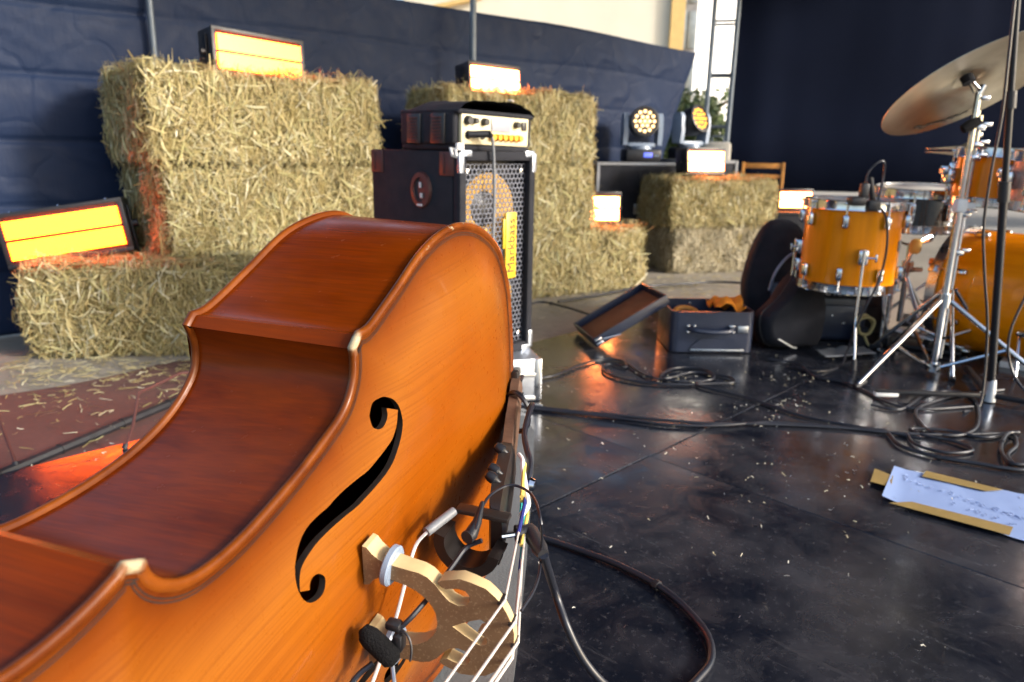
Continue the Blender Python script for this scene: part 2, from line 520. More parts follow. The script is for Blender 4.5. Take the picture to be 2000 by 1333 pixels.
def thing(name, label, cat, loc=(0, 0, 0), rz=0.0, group=None, matrix=None):
    o = bpy.data.objects.new(name, None)
    o.empty_display_size = 0.1
    COL.objects.link(o)
    if matrix is not None:
        o.matrix_world = matrix
    else:
        o.location = loc
        o.rotation_euler = (0, 0, rz)
    tag(o, label, cat, group)
    return o

def tag(o, label, cat, group=None):
    o['label'] = label; o['category'] = cat
    if group:
        o['group'] = group
    return o

def dup(root, label=None, loc=None, rz=None, rot=None):
    r = root.copy(); COL.objects.link(r)
    if label: r['label'] = label
    if loc is not None: r.location = loc
    if rz is not None: r.rotation_euler = (0, 0, rz)
    if rot is not None: r.rotation_euler = rot
    for ch in list(root.children):
        c = ch.copy(); COL.objects.link(c); c.parent = r
        for g in list(ch.children):
            d = g.copy(); COL.objects.link(d); d.parent = c
    return r

def text_bm(body, size, extrude=0.0006):
    cu = bpy.data.curves.new('txt', 'FONT')
    cu.body = body; cu.size = size; cu.extrude = extrude
    cu.align_x = 'CENTER'; cu.align_y = 'CENTER'
    o = bpy.data.objects.new('txt', cu)
    COL.objects.link(o)
    dg = bpy.context.evaluated_depsgraph_get()
    me = bpy.data.meshes.new_from_object(o.evaluated_get(dg))
    bm = bmesh.new(); bm.from_mesh(me)
    bpy.data.objects.remove(o); bpy.data.curves.remove(cu); bpy.data.meshes.remove(me)
    return bm

def axis_matrix(origin, x, y, z):
    return Matrix(((x[0], y[0], z[0], origin[0]), (x[1], y[1], z[1], origin[1]), (x[2], y[2], z[2], origin[2]), (0, 0, 0, 1)))

def look_matrix(origin, zdir, xhint=(1, 0, 0)):
    z = Vector(zdir).normalized(); x = Vector(xhint); x = (x - z * x.dot(z)).normalized(); y = z.cross(x)
    return axis_matrix(origin, x, y, z)

# ================================================================== SETTING
def structure(o):
    o['kind'] = 'structure'
    return o

def ground():
    bm = bmesh.new()
    bmesh.ops.create_grid(bm, x_segments=60, y_segments=60, size=300)
    o = obj('pavement', bm, 'pavement')
    o.location = (0, 0, -0.022)
    structure(o)
ground()

DECK_O = (0.36, 1.78)
DECK_A = math.atan2(0.714, 0.70)
def deck():
    bm = bmesh.new()
    rbox(bm, (-1.0, -2.0, -0.0195), (6.0, 6.0, 0.003))
    o = obj('stage_floor', bm, 'black_plastic')
    o.location = (DECK_O[0], DECK_O[1], 0)
    o.rotation_euler = (0, 0, DECK_A)
    structure(o)
    bm = bmesh.new()
    rbox(bm, (0, 0, 0), (1.9955, 0.9955, 0.017), 0.0018, seg=1)
    first = obj('deck_panel', bm, 'deck', o)
    rnd = random.Random(4)
    k = 0
    for ix in (-3, -1, 1):
        for iy in range(6):
            p = first if k == 0 else first.copy()
            if k:
                COL.objects.link(p)
            p.parent = o
            p.location = (ix, 0.5 - iy, -0.0085 + rnd.uniform(-0.0006, 0.0006))
            p.rotation_euler = (RAD(rnd.uniform(-0.22, 0.22)), RAD(rnd.uniform(-0.12, 0.12)), RAD(180) if rnd.random() < 0.5 else 0)
            k += 1
deck()

def court():
    bm = bmesh.new()
    n = 40
    P = []
    for k in range(n + 1):
        x = -4.0 + 3.7 * k / n
        P.append((x, 1.70 + 0.02 * math.sin(x * 9) + 0.02 * noise.noise(Vector((x * 6, 0, 0)))))
    prism(bm, [(-0.3, 1.003), (-0.3, 1.6)] + P[::-1] + [(-4.0, 1.003)], -0.0215, -0.017)
    o = obj('court_surface', bm, 'court')
    o.location = (DECK_O[0], DECK_O[1], 0); o.rotation_euler = (0, 0, DECK_A)
    structure(o)
court()

def tarp_sheet(name, label, t0, t1, zt, cut=None, seed=0):
    # sheet along the fence line, folds across, slight billow; local x along the fence, z up
    A = (-1.91, 3.12); ang = math.atan2(0.69, 0.72)
    L = t1 - t0
    nx, nz = int(L / 0.03), 130
    vs, fs = [], []
    idx = {}
    for j in range(nz + 1):
        for i in range(nx + 1):
            s = i / nx * L
            f = j / nz
            z = f * zt
            x = s
            if cut:
                # slanted end: the sheet is gathered back towards the bottom
                lim = L + cut * min(0.0, (z - zt)) 
                x = s * lim / L
            band = (z + 0.012 * math.sin(x * 3 + seed)) / 0.262
            fr = band - math.floor(band)
            off = (0.013 if seed == 1 else 0.005) * min(1.0, fr / 0.04, (1 - fr) / 0.08) + (0.012 if seed == 1 else 0.006) * math.sin(math.pi * fr) * (1 if math.floor(band) % 2 else 0.4)
            off += 0.03 * noise.noise(Vector((x * 1.3 + seed * 7, z * 1.1, 0.3)))
            off += 0.004 * noise.noise(Vector((x * 4 + z * 2 + seed, z * 4, 1.7)))
            w = noise.noise(Vector((x * 3.1 + z * 2.6, z * 2.0 - x, 5.2 + seed)))
            off += 0.006 * max(0, 0.10 - abs(w)) / 0.10
            zz = z
            if j == nz:
                zz += 0.01 * math.sin(x * 2.2 + seed)
            vs.append((x, -off, zz))
    for j in range(nz):
        for i in range(nx):
            a = j * (nx + 1) + i
            fs.append((a, a + 1, a + nx + 2, a + nx + 1))
    me = bpy.data.meshes.new(name)
    me.from_pydata(vs, [], fs)
    o = obj(name, me, 'tarp', None, 180)
    md = o.modifiers.new('thickness', 'SOLIDIFY'); md.thickness = 0.002
    o.location = (A[0] + 0.72 * t0, A[1] + 0.69 * t0, -0.015)
    o.rotation_euler = (0, 0, ang)
    tag(o, label, 'tarp', 'black tarps on the fence')
    return o
tarp_sheet('fence_tarp', 'black creased tarp at the far left beside the tall hay stack', -2.2, 0.46, 1.60, seed=1)
tarp_sheet('fence_tarp', 'black tarp with slanted end hanging behind the amplifier and moving lights', 0.44, 4.62, 1.545, cut=0.44, seed=2)

def post(label, loc, h, r, mat):
    o = thing('fence_post', label, 'post', loc, 0, 'fence posts')
    part('pole', mat, o, lambda bm: cyl(bm, (0, 0, 0.01), (0, 0, h), r, n=14))
    part('foot', 'concrete', o, lambda bm: rbox(bm, (0, 0, 0.05), (0.16, 0.16, 0.13), 0.02))
    part('cap', mat, o, lambda bm: cyl(bm, (0, 0, h), (0, 0, h + 0.012), r * 1.1, n=14))
    part('clamp', mat, o, lambda bm: rbox(bm, (0, 0.0, 1.02), (r * 2.8, r * 2.8, 0.05), 0.006))
    return o
post('dark steel fence post between the two tarps behind the tall hay stack', (-1.555, 3.385, -0.022), 1.75, 0.013, 'grey_steel')
post('tall grey steel post rising above the tarp behind the amplifier head', (-0.245, 4.40, -0.022), 2.3, 0.018, 'grey_steel')

def curtain():
    x0, x1, z0, z1, Y = 2.25, 11.0, 0.36, 5.2, 8.2
    n = 420
    vs, fs = [], []
    for i in range(n + 1):
        x = x0 + (x1 - x0) * i / n
        y = 0.006 * math.sin(x * 7 + math.sin(x * 2.3) * 2) + 0.05 * noise.noise(Vector((x * 1.1, 0, 0)))
        for j in range(9):
            f = j / 8
            yy = y * (1 - 0.45 * f) + 0.012 * noise.noise(Vector((x * 3, f * 2, 4)))
            lean = -0.03 * (1 - f) * (1 if i == 0 else 0)
            vs.append((x + lean, Y + yy, z0 + (z1 - z0) * f))
    for i in range(n):
        for j in range(8):
            a = i * 9 + j
            fs.append((a, a + 9, a + 10, a + 1))
    me = bpy.data.meshes.new('stage_curtain'); me.from_pydata(vs, [], fs)
    o = obj('stage_curtain', me, 'curtain', None, 180)
    md = o.modifiers.new('thickness', 'SOLIDIFY'); md.thickness = 0.004
    tag(o, 'large black stage curtain behind the drum kit', 'curtain')
    rail = thing('curtain_rail', 'steel goal-post rail that carries the black stage curtain', 'rail', (x0, Y + 0.18, -0.022))
    part('crossbar', 'grey_steel', rail, lambda bm: cyl(bm, (0, 0, 5.24), (x1 - x0, 0, 5.24), 0.03))
    for x in (x0 + 1.6, x0 + 4.4, x1):
        part('upright', 'grey_steel', rail, lambda bm: cyl(bm, (x - x0, 0, 0), (x - x0, 0, 5.22), 0.03))
curtain()

def unseen_stage_roof():
    # canopy inferred over the stage, unseen; extent set to shape the sky light
    bm = bmesh.new()
    rbox(bm, (1.6, 5.0, 3.5), (7.6, 7.6, 0.06))
    for x in (-2.1, 0.4, 2.9, 5.3):
        rbox(bm, (x, 5.0, 3.40), (0.08, 7.4, 0.12))
    o = obj('unseen_stage_roof', bm, 'black_cloth')
    structure(o)
unseen_stage_roof()

def truss():
    o = thing('truss_tower', 'grey aluminium lattice truss tower standing left of the stage curtain', 'truss', (1.91, 7.35, -0.022), RAD(-14.7))
    a, H = 0.105, 5.4
    cs = [(-a, -a), (a, -a), (a, a), (-a, a)]
    part('base_plate', 'grey_steel', o, lambda bm: rbox(bm, (0, 0, 0.02), (0.6, 0.6, 0.03), 0.004))
    for x, y in cs:
        part('chord', 'grey_steel', o, lambda bm: cyl(bm, (x, y, 0.03), (x, y, H), 0.02, n=12))
    first = None
    for k in range(4):
        p, q = cs[k], cs[(k + 1) % 4]
        for j in range(11):
            z = 0.55 + j * 0.46
            part('rung', 'grey_steel', o, lambda bm: cyl(bm, (p[0], p[1], z), (q[0], q[1], z), 0.011, n=8))
            if k in (1, 3):
                part('brace', 'grey_steel', o, lambda bm: cyl(bm, (p[0], p[1], z), (q[0], q[1], z + 0.46), 0.008, n=8))
    b = thing('ballast_block', 'pale grey concrete ballast block at the foot of the truss tower', 'ballast', (1.93, 7.35, 0.015), RAD(-14.7))
    part('block', 'concrete', b, lambda bm: rbox(bm, (0, -0.36, 0.42), (0.24, 0.30, 0.82), 0.03))
    part('lifting_loop', 'grey_steel', b, lambda bm: tube(bm, [(-0.05, -0.36, 0.82), (-0.05, -0.36, 0.88), (0.05, -0.36, 0.88), (0.05, -0.36, 0.82)], 0.008))
truss()

def building():
    o = thing('cream_house', 'cream rendered house with ochre corner rising behind the tarp', 'house', (0, 20, -0.022))
    part('wall', 'wall_cream', o, lambda bm: rbox(bm, (0.6, 4, 2.6), (6.9, 8, 5.2)))
    part('gable', 'wall_cream', o, lambda bm: prism(bm, [(-2.85, 5.2), (4.05, 5.2), (4.05, 7.0)], -8, 0, Matrix(((1, 0, 0, 0), (0, 0, -1, 0), (0, 1, 0, 0), (0, 0, 0, 1)))))
    part('corner_pilaster', 'ochre', o, lambda bm: rbox(bm, (3.98, 3.9, 3.0), (0.34, 8.1, 6.0)))
    part('cornice', 'ochre', o, lambda bm: tube(bm, [(-3.2, -0.16, 3.75), (-2.0, -0.16, 4.12), (-0.9, -0.16, 4.36)], 0.07, 6))
    w = part('window', 'window_glass', o, lambda bm: rbox(bm, (1.05, -0.02, 3.10), (0.62, 0.08, 0.72)))
    part('window_frame', 'white_trim', w, lambda bm: [rbox(bm, (1.05 + s * 0.34, -0.05, 3.10), (0.06, 0.1, 0.82)) for s in (-1, 1)])
    part('sill', 'ochre', w, lambda bm: rbox(bm, (1.05, -0.09, 2.70), (0.8, 0.2, 0.06)))
    wing = thing('grey_annex', 'grey glazed annex at the right corner of the cream house', 'building', (4.47, 20.6, -0.022))
    part('wall', 'grey_plastic', wing, lambda bm: rbox(bm, (-0.1, 2, 3.0), (0.5, 4, 6.0)))
    for zz in (1.6, 2.7, 3.8, 4.9):
        for xx in (-0.22, 0.02):
            part('pane', 'window_glass', wing, lambda bm: rbox(bm, (xx, -0.02, zz), (0.2, 0.06, 0.9), 0.01))
    roof = part('roof', 'roof_tile', o, lambda bm: rbox(bm, (0.6, 4, 7.1), (7.6, 8.6, 0.16)))
building()

def sky_fill_block():  # added white walls turned sunward, in place of overexposed sky
    o = thing('sky_fill_block', 'white block added in place of the overexposed sky behind the truss', 'house', (5.0, 23.0, -0.022), RAD(45))
    part('wall', 'white_render', o, lambda bm: rbox(bm, (3.5, 2.5, 4.5), (7.0, 5, 9.0)))
    part('plinth', 'concrete', o, lambda bm: rbox(bm, (3.5, -0.03, 0.3), (7.04, 0.06, 0.6)))
    part('roof', 'roof_tile', o, lambda bm: rbox(bm, (3.5, 2.4, 9.1), (7.5, 5.7, 0.2)))
sky_fill_block()

def leafy(name, label, loc, h, rad, n, seed, group=None):
    rnd = random.Random(seed)
    o = thing(name, label, 'tree', loc, 0, group)
    limbs = []
    def trunk(bm):
        tube(bm, [(0, 0, 0), (0.05, 0.02, h * 0.3), (-0.03, 0.05, h * 0.62), (0.02, 0, h * 0.9)], [0.16, 0.13, 0.08, 0.03], 9)
        for k in range(9):
            a = rnd.uniform(0, 6.28); z = h * rnd.uniform(0.3, 0.75)
            e = Vector((math.cos(a) * rad * rnd.uniform(0.5, 0.9), math.sin(a) * rad * rnd.uniform(0.5, 0.9), z + h * rnd.uniform(0.08, 0.28)))
            limbs.append(e)
            tube(bm, [(0, 0, z), e * 0.5 + Vector((0, 0, z * 0.5 + 0.1)), e], [0.06, 0.04, 0.012], 6)
    part('trunk', 'bark', o, trunk)
    vs, fs = [], []
    cl = [(e, rad * rnd.uniform(0.3, 0.5)) for e in limbs] + [(Vector((rnd.gauss(0, rad * .4), rnd.gauss(0, rad * .4), h * rnd.uniform(.5, 1.0))), rad * rnd.uniform(.25, .45)) for _ in range(10)]
    for k in range(n):
        c, r = rnd.choice(cl)
        d = Vector((rnd.gauss(0, 1), rnd.gauss(0, 1), rnd.gauss(0, 0.8))).normalized() * r * rnd.random() ** 0.45
        p = c + d
        a = Vector((rnd.gauss(0, 1), rnd.gauss(0, 1), rnd.gauss(0, 1))).normalized()
        b = a.orthogonal().normalized()
        s = rnd.uniform(0.035, 0.075)
        i = len(vs)
        vs += [p - a * s, p + b * s * 0.5, p + a * s, p - b * s * 0.5]
        fs.append((i, i + 1, i + 2, i + 3))
    me = bpy.data.meshes.new('crown'); me.from_pydata([tuple(v) for v in vs], [], fs)
    obj('crown', me, 'leaf', o, None)
    return o
leafy('shrub_tree', 'small leafy green tree beyond the gap beside the truss', (2.15, 10.6, -0.022), 1.5, 0.6, 2600, 3, 'trees beyond the fence')
leafy('shrub_tree', 'green tree behind the truss tower, farther off than the small one', (3.35, 13.5, -0.022), 1.7, 0.7, 2400, 8, 'trees beyond the fence')

# ================================================================== HAY BALES
BL, BW, BH = 1.12, 0.46, 0.338
def straw_mesh(seed, n, L, W, H, name):
    rg = np.random.default_rng(seed)
    hx, hy, hz = L / 2, W / 2, H / 2
    areas = np.array([W * H, W * H, L * H * 1.1, L * H * 1.1, L * W, L * W * 0.25])
    face = rg.choice(6, n, p=areas / areas.sum())
    P = np.stack([rg.uniform(-hx, hx, n), rg.uniform(-hy, hy, n), rg.uniform(-hz, hz, n)], 1)
    N = np.zeros((n, 3))
    for k, (ax, sg, hh) in enumerate([(0, -1, hx), (0, 1, hx), (1, -1, hy), (1, 1, hy), (2, 1, hz), (2, -1, hz)]):
        m = face == k
        P[m, ax] = sg * hh
        N[m, ax] = sg
    # round the box off a little so that the corners are soft
    q = P / np.array([hx, hy, hz])
    P *= (1 - 0.035 * np.clip((np.abs(q) ** 6).sum(1, keepdims=True) - 1, 0, 2))
    lump = 0.014 * np.sin(P[:, :1] * 17 + seed) * np.sin(P[:, 2:] * 23 + P[:, 1:2] * 19 + seed * 2)
    P += N * (rg.normal(0.0, 0.012, (n, 1)) + lump)
    d = rg.normal(size=(n, 3))
    d[:, 2] *= 1.6
    d -= N * (d * N).sum(1, keepdims=True) * rg.choice([0.97, 0.75, 0.3], (n, 1), p=[0.62, 0.3, 0.08])
    d /= np.linalg.norm(d, axis=1, keepdims=True)
    ln = 0.016 + 0.095 * rg.random(n) ** 2.0
    fly = rg.random(n) < 0.03
    ln[fly] *= 1.6
    wd = 0.0006 + 0.0031 * rg.random(n) ** 3.0
    side = np.cross(d, N + rg.normal(size=(n, 3)) * 0.5)
    side /= np.linalg.norm(side, axis=1, keepdims=True) + 1e-9
    bend = (N * rg.normal(0.05, 0.22, (n, 1)) + side * rg.normal(0, 0.14, (n, 1))) * ln[:, None]
    V = np.zeros((n, 8, 3))
    for k, t in enumerate((-0.5, -0.17, 0.17, 0.5)):
        c = P + d * (ln * t)[:, None] + bend * (0.25 - t * t)
        w = wd * (1.0 if abs(t) < 0.3 else 0.55)
        V[:, 2 * k] = c - side * w[:, None]
        V[:, 2 * k + 1] = c + side * w[:, None]
    base = np.arange(n)[:, None] * 8
    F = np.concatenate([base + np.array([[2 * k, 2 * k + 1, 2 * k + 3, 2 * k + 2]]) for k in range(3)], 1).reshape(-1, 4)
    me = bpy.data.meshes.new(name)
    me.vertices.add(n * 8); me.vertices.foreach_set('co', V.reshape(-1))
    me.loops.add(F.size); me.loops.foreach_set('vertex_index', F.reshape(-1).astype(np.int32))
    me.polygons.add(len(F)); me.polygons.foreach_set('loop_start', np.arange(0, F.size, 4, dtype=np.int32))
    me.update(calc_edges=True)
    return me

def core_mesh():
    bm = bmesh.new()
    bmesh.ops.create_cube(bm, size=1)
    bmesh.ops.subdivide_edges(bm, edges=bm.edges, cuts=14, use_grid_fill=True)
    for v in bm.verts:
        q = v.co * 2
        f = 1 - 0.03 * max(0, abs(q.x) ** 6 + abs(q.y) ** 6 + abs(q.z) ** 6 - 1)
        p = Vector((v.co.x * BL, v.co.y * BW, v.co.z * BH)) * f * 0.975
        v.co = p + Vector((q.x, q.y, q.z)).normalized() * 0.012 * noise.noise(p * 14)
    me = bpy.data.meshes.new('core')
    bm.to_mesh(me); bm.free()
    return me
CORE = core_mesh()
CORE.materials.append(M['hay_core'])
STRAW = [straw_mesh(k + 1, 34000, BL, BW, BH, 'straw') for k in range(3)]
for s_ in STRAW:
    s_.materials.append(M['hay'])
STRAW_G = STRAW[1].copy(); STRAW_G.materials.clear(); STRAW_G.materials.append(M['hay_grey'])

def bale(label, corner, ang, level=0, z=None, sc=(1, 1, 1), var=0, flip=False, group='hay bales', grey=False, endon=False):
    # corner: front left corner on the ground; ang: direction of the long front edge
    L, W = BL * sc[0], BW * sc[1]
    d = Vector((math.cos(ang), math.sin(ang), 0)); n = Vector((-d.y, d.x, 0))
    zz = (level * (BH * sc[2] + 0.006) if z is None else z) - 0.018
    if endon:
        c = Vector((corner[0], corner[1], 0)) + d * W / 2 + n * L / 2; a2 = ang + math.pi / 2
    else:
        c = Vector((corner[0], corner[1], 0)) + d * L / 2 + n * W / 2; a2 = ang
    o = thing('hay_bale', label, 'hay bale', (c.x, c.y, zz), a2 + (math.pi if flip else 0), group)
    o.scale = sc
    k = bpy.data.objects.new('core', CORE); COL.objects.link(k); k.parent = o; k.location = (0, 0, BH / 2)
    s = bpy.data.objects.new('straw', STRAW_G if grey else STRAW[var]); COL.objects.link(s); s.parent = o; s.location = (0, 0, BH / 2); s['kind'] = 'stuff'
    return o
A1 = math.atan2(0.68, 0.73)
bale('hay bale at the bottom left, an orange light panel lying on it', (-1.785, 2.615), RAD(10), 0, var=0)
bale('hay bale at the bottom of the tall left stack behind the double bass', (-0.86, 3.21), A1, 0, var=2, sc=(0.5, 1, 1))
bale('middle hay bale of the tall left stack, orange light on its end', (-1.31, 2.80), A1, 1, var=1, sc=(0.90, 1, 1))
bale('topmost hay bale of the tall left stack, a light panel on it', (-1.34, 2.78), A1 + 0.02, 2, var=2, flip=True, sc=(0.91, 1, 1.02))
A2 = math.atan2(0.52, 0.855)
bale('bottom hay bale right of the amplifier with a light panel on its right end', (-0.18, 3.74), A2, 0, var=1, sc=(1, 1, 1.03))
bale('end-on hay bale at the bottom of the stack behind the speaker cabinet', (-0.42, 3.62), A2, 0, var=2, sc=(0.62, 0.55, 1.03), endon=True)
bale('middle hay bale of the stack behind the amplifier', (-0.32, 3.66), A2, 1, var=0, flip=True, sc=(0.80, 1, 1.03))
bale('topmost hay bale behind the amplifier head with a light panel on top', (-0.335, 3.64), A2 + 0.015, 2, var=2, sc=(0.81, 1, 1.02))
A3 = math.atan2(0.24, 0.76)
bale('greyish lower hay bale of the low stack left of the drums', (1.03, 4.83), A3, 0, var=1, sc=(0.69, 0.92, 0.88), grey=True)
bale('golden upper hay bale of the low stack left of the drums', (0.99, 4.80), A3, 1, var=0, sc=(0.72, 0.96, 0.88))

def loose(name, label, pts, n, seed, lmin, lmax, wmin, wmax, z, mat='chaff', spread=1.0):
    rg = np.random.default_rng(seed)
    vs, fs = [], []
    for k in range(n):
        cx, cy, sx, sy, an = pts[rg.integers(len(pts))]
        a, b = rg.normal(0, sx * spread), rg.normal(0, sy * spread)
        x = cx + a * math.cos(an) - b * math.sin(an); y = cy + a * math.sin(an) + b * math.cos(an)
        th = rg.uniform(0, 6.28); l = rg.uniform(lmin, lmax); w = rg.uniform(wmin, wmax)
        dx, dy = math.cos(th), math.sin(th)
        cv = rg.normal(0, 0.25) * l
        i = len(vs)
        z0 = z + rg.uniform(0.0005, 0.004)
        for t in (-0.5, 0.0, 0.5):
            px = x + dx * l * t - dy * cv * (0.25 - t * t); py = y + dy * l * t + dx * cv * (0.25 - t * t)
            zz = z0 + abs(rg.normal(0, 0.003)) 
            vs += [(px + dy * w, py - dx * w, zz), (px - dy * w, py + dx * w, zz + 0.001)]
        fs += [(i, i + 1, i + 3, i + 2), (i + 2, i + 3, i + 5, i + 4)]
    me = bpy.data.meshes.new(name); me.from_pydata(vs, [], fs)
    o = obj(name, me, mat)
    o['kind'] = 'stuff'; o['label'] = label; o['category'] = 'straw'
    return o
loose('loose_straw', 'loose straw lying on the pavement around the bales', [(-1.5, 2.5, .35, .12, 0.1), (-0.9, 2.7, .4, .15, .3), (0.5, 3.95, .4, .16, .55), (1.0, 4.4, .5, .25, .3), (1.5, 4.7, .4, .16, .3), (-1.35, 2.2, .3, .2, 0), (1.2, 3.7, .5, .3, .2), (-1.5, 2.5, .3, .1, 0.1)], 2600, 5, 0.012, 0.06, 0.0005, 0.0014, -0.017, 'hay')
loose('straw_chips', 'pale straw chips scattered over the black stage floor', [(0.5, 1.9, .45, .35, .4), (0.7, 1.4, .4, .3, 0), (1.0, 2.3, .35, .2, .3), (0.3, 1.2, .25, .3, 0), (1.2, 2.7, .35, .25, 0.2), (-0.95, 1.75, .10, .10, 0), (0.74, 2.05, .09, .05, .5), (0.80, 2.18, .08, .04, .2), (0.62, 1.62, .14, .10, 0), (0.75, 1.75, .3, .2, 0), (0.95, 2.5, .10, .05, 0), (0.55, 2.45, .08, .05, 0), (0.9, 1.9, .3, .2, 0)], 420, 6, 0.003, 0.012, 0.0004, 0.0012, 0.0005, 'chaff')

# ================================================================== LIGHT PANELS
def led_proto(mat, label):
    o = thing('light_panel', label, 'stage light', group='light panels')
    W, H, T = 0.40, 0.20, 0.12
    def housing(bm):
        rbox(bm, (0, T / 2 + 0.008, H / 2), (W, T, H), 0.012)
    h = part('housing', 'black_plastic', o, housing)
    def fins(bm):
        for k in range(9):
            rbox(bm, (-W / 2 + 0.04 + k * 0.038, T + 0.018, H / 2), (0.006, 0.03, H * 0.8), 0.001, seg=1)
    part('cooling_fins', 'black_plastic', h, fins)
    def bezel(bm):
        t = 0.019
        rbox(bm, (0, 0.004, t / 2), (W, 0.014, t), 0.003); rbox(bm, (0, 0.004, H - t / 2), (W, 0.014, t), 0.003)
        rbox(bm, (-W / 2 + t / 2, 0.004, H / 2), (t, 0.0135, H - 0.02), 0.003); rbox(bm, (W / 2 - t / 2, 0.004, H / 2), (t, 0.0135, H - 0.02), 0.003)
    part('bezel', 'black_plastic', o, bezel)
    part('divider', 'led_gap', o, lambda bm: rbox(bm, (0, -0.003, H / 2), (W - 0.040, 0.012, 0.011), 0.001))
    for s in (-1, 1):
        part('led_strip', mat, o, lambda bm: rbox(bm, (0, -0.002, H / 2 + s * 0.0375), (W - 0.042, 0.012, 0.064)), None)
    for x in (-0.15, 0.0, 0.15):
        part('screw', 'chrome', o, lambda bm: lathe(bm, [(0, 0.006), (0.006, 0.004), (0.008, 0)], 10, Matrix.Translation((x, 0.01, H))))
    for s in (-1, 1):
        b = part('bracket', 'black_metal', o, lambda bm: rbox(bm, (s * (W / 2 + 0.006), 0.05, H / 2 - 0.02), (0.005, 0.03, H * 0.9), 0.001))
        part('knob', 'black_plastic', b, lambda bm: cyl(bm, (s * (W / 2 + 0.006), 0.05, H / 2), (s * (W / 2 + 0.026), 0.05, H / 2), 0.014, n=10))
    return o
LW = led_proto('led_warm', 'yellow-orange light panel on top of the tall left hay stack')
LW.location = (-1.04, 3.20, 1.01); LW.rotation_euler = (RAD(-5), RAD(2.5), RAD(46)); LW.scale = (1.0, 1, 0.93)
dup(LW, 'yellow-orange light panel lying tilted on the bottom left hay bale', (-1.685, 2.82, 0.318), rot=(RAD(-3), RAD(-8.5), RAD(17))).scale = (1.10, 1, 1.04)
LH = led_proto('led_hot', 'bright light panel on the hay stack behind the amplifier head')
LH.location = (-0.10, 3.86, 1.005); LH.rotation_euler = (RAD(-8), RAD(1.5), RAD(36)); LH.scale = (0.78, 1, 0.8)
p4 = dup(LH, 'glowing light panel half hidden in straw on the bale right of the amplifier', (0.505, 4.33, 0.338), rot=(RAD(-3), 0, RAD(8))); p4.scale = (0.56, 0.8, 0.95)
p5 = dup(LH, 'white glowing light panel on the low golden bale left of the drums', (1.27, 5.06, 0.61), rot=(RAD(-6), 0, RAD(24))); p5.scale = (0.78, 1, 0.88)
p6 = dup(LH, 'small bright light panel behind the floor tom, on a dark box', (1.975, 5.30, 0.368), rot=(RAD(-4), 0, RAD(5))); p6.scale = (0.62, 1, 0.75)

def dark_box(name, label, loc, size, rz, mat='black_cloth', cat='case'):
    o = thing(name, label, cat, loc, rz)
    sx, sy, sz = size
    b = part('box', mat, o, lambda bm: rbox(bm, (0, 0, sz / 2), (sx, sy, sz), 0.008))
    def edges(bm):
        for x in (-1, 1):
            for y in (-1, 1):
                rbox(bm, (x * sx / 2, y * sy / 2, sz / 2), (0.022, 0.022, sz + 0.004), 0.003, seg=1)
        for z in (0.011, sz - 0.009):
            for y in (-1, 1):
                rbox(bm, (0, y * sy / 2, z), (sx - 0.024, 0.021, 0.022), 0.003, seg=1)
            for x in (-1, 1):
                rbox(bm, (x * sx / 2, 0, z), (0.021, sy - 0.024, 0.022), 0.003, seg=1)
    part('edge_profile', 'grey_plastic' if cat == 'flight case' else 'black_metal', o, edges)
    part('latch', 'steel', o, lambda bm: rbox(bm, (0, -sy / 2 - 0.006, sz * 0.55), (0.06, 0.012, 0.07), 0.003))
    part('handle', 'black_metal', o, lambda bm: tube(bm, [(-0.06, -sy / 2 - 0.004, sz * .3), (-0.05, -sy / 2 - 0.035, sz * .3), (0.05, -sy / 2 - 0.035, sz * .3), (0.06, -sy / 2 - 0.004, sz * .3)], 0.007))
    return o
dark_box('flight_case', 'dark flight case with grey edges under the left moving light', (0.80, 5.50, -0.022), (0.62, 0.46, 0.70), RAD(16), cat='flight case')
dark_box('flight_case', 'dark flight case behind the golden bale under the yellow moving light', (1.36, 5.72, -0.022), (0.42, 0.40, 0.72), RAD(16), cat='flight case')
dark_box('equipment_box', 'dark box standing behind the gig bag with a light panel on top', (1.99, 5.36, -0.022), (0.42, 0.30, 0.385), RAD(4), cat='box')

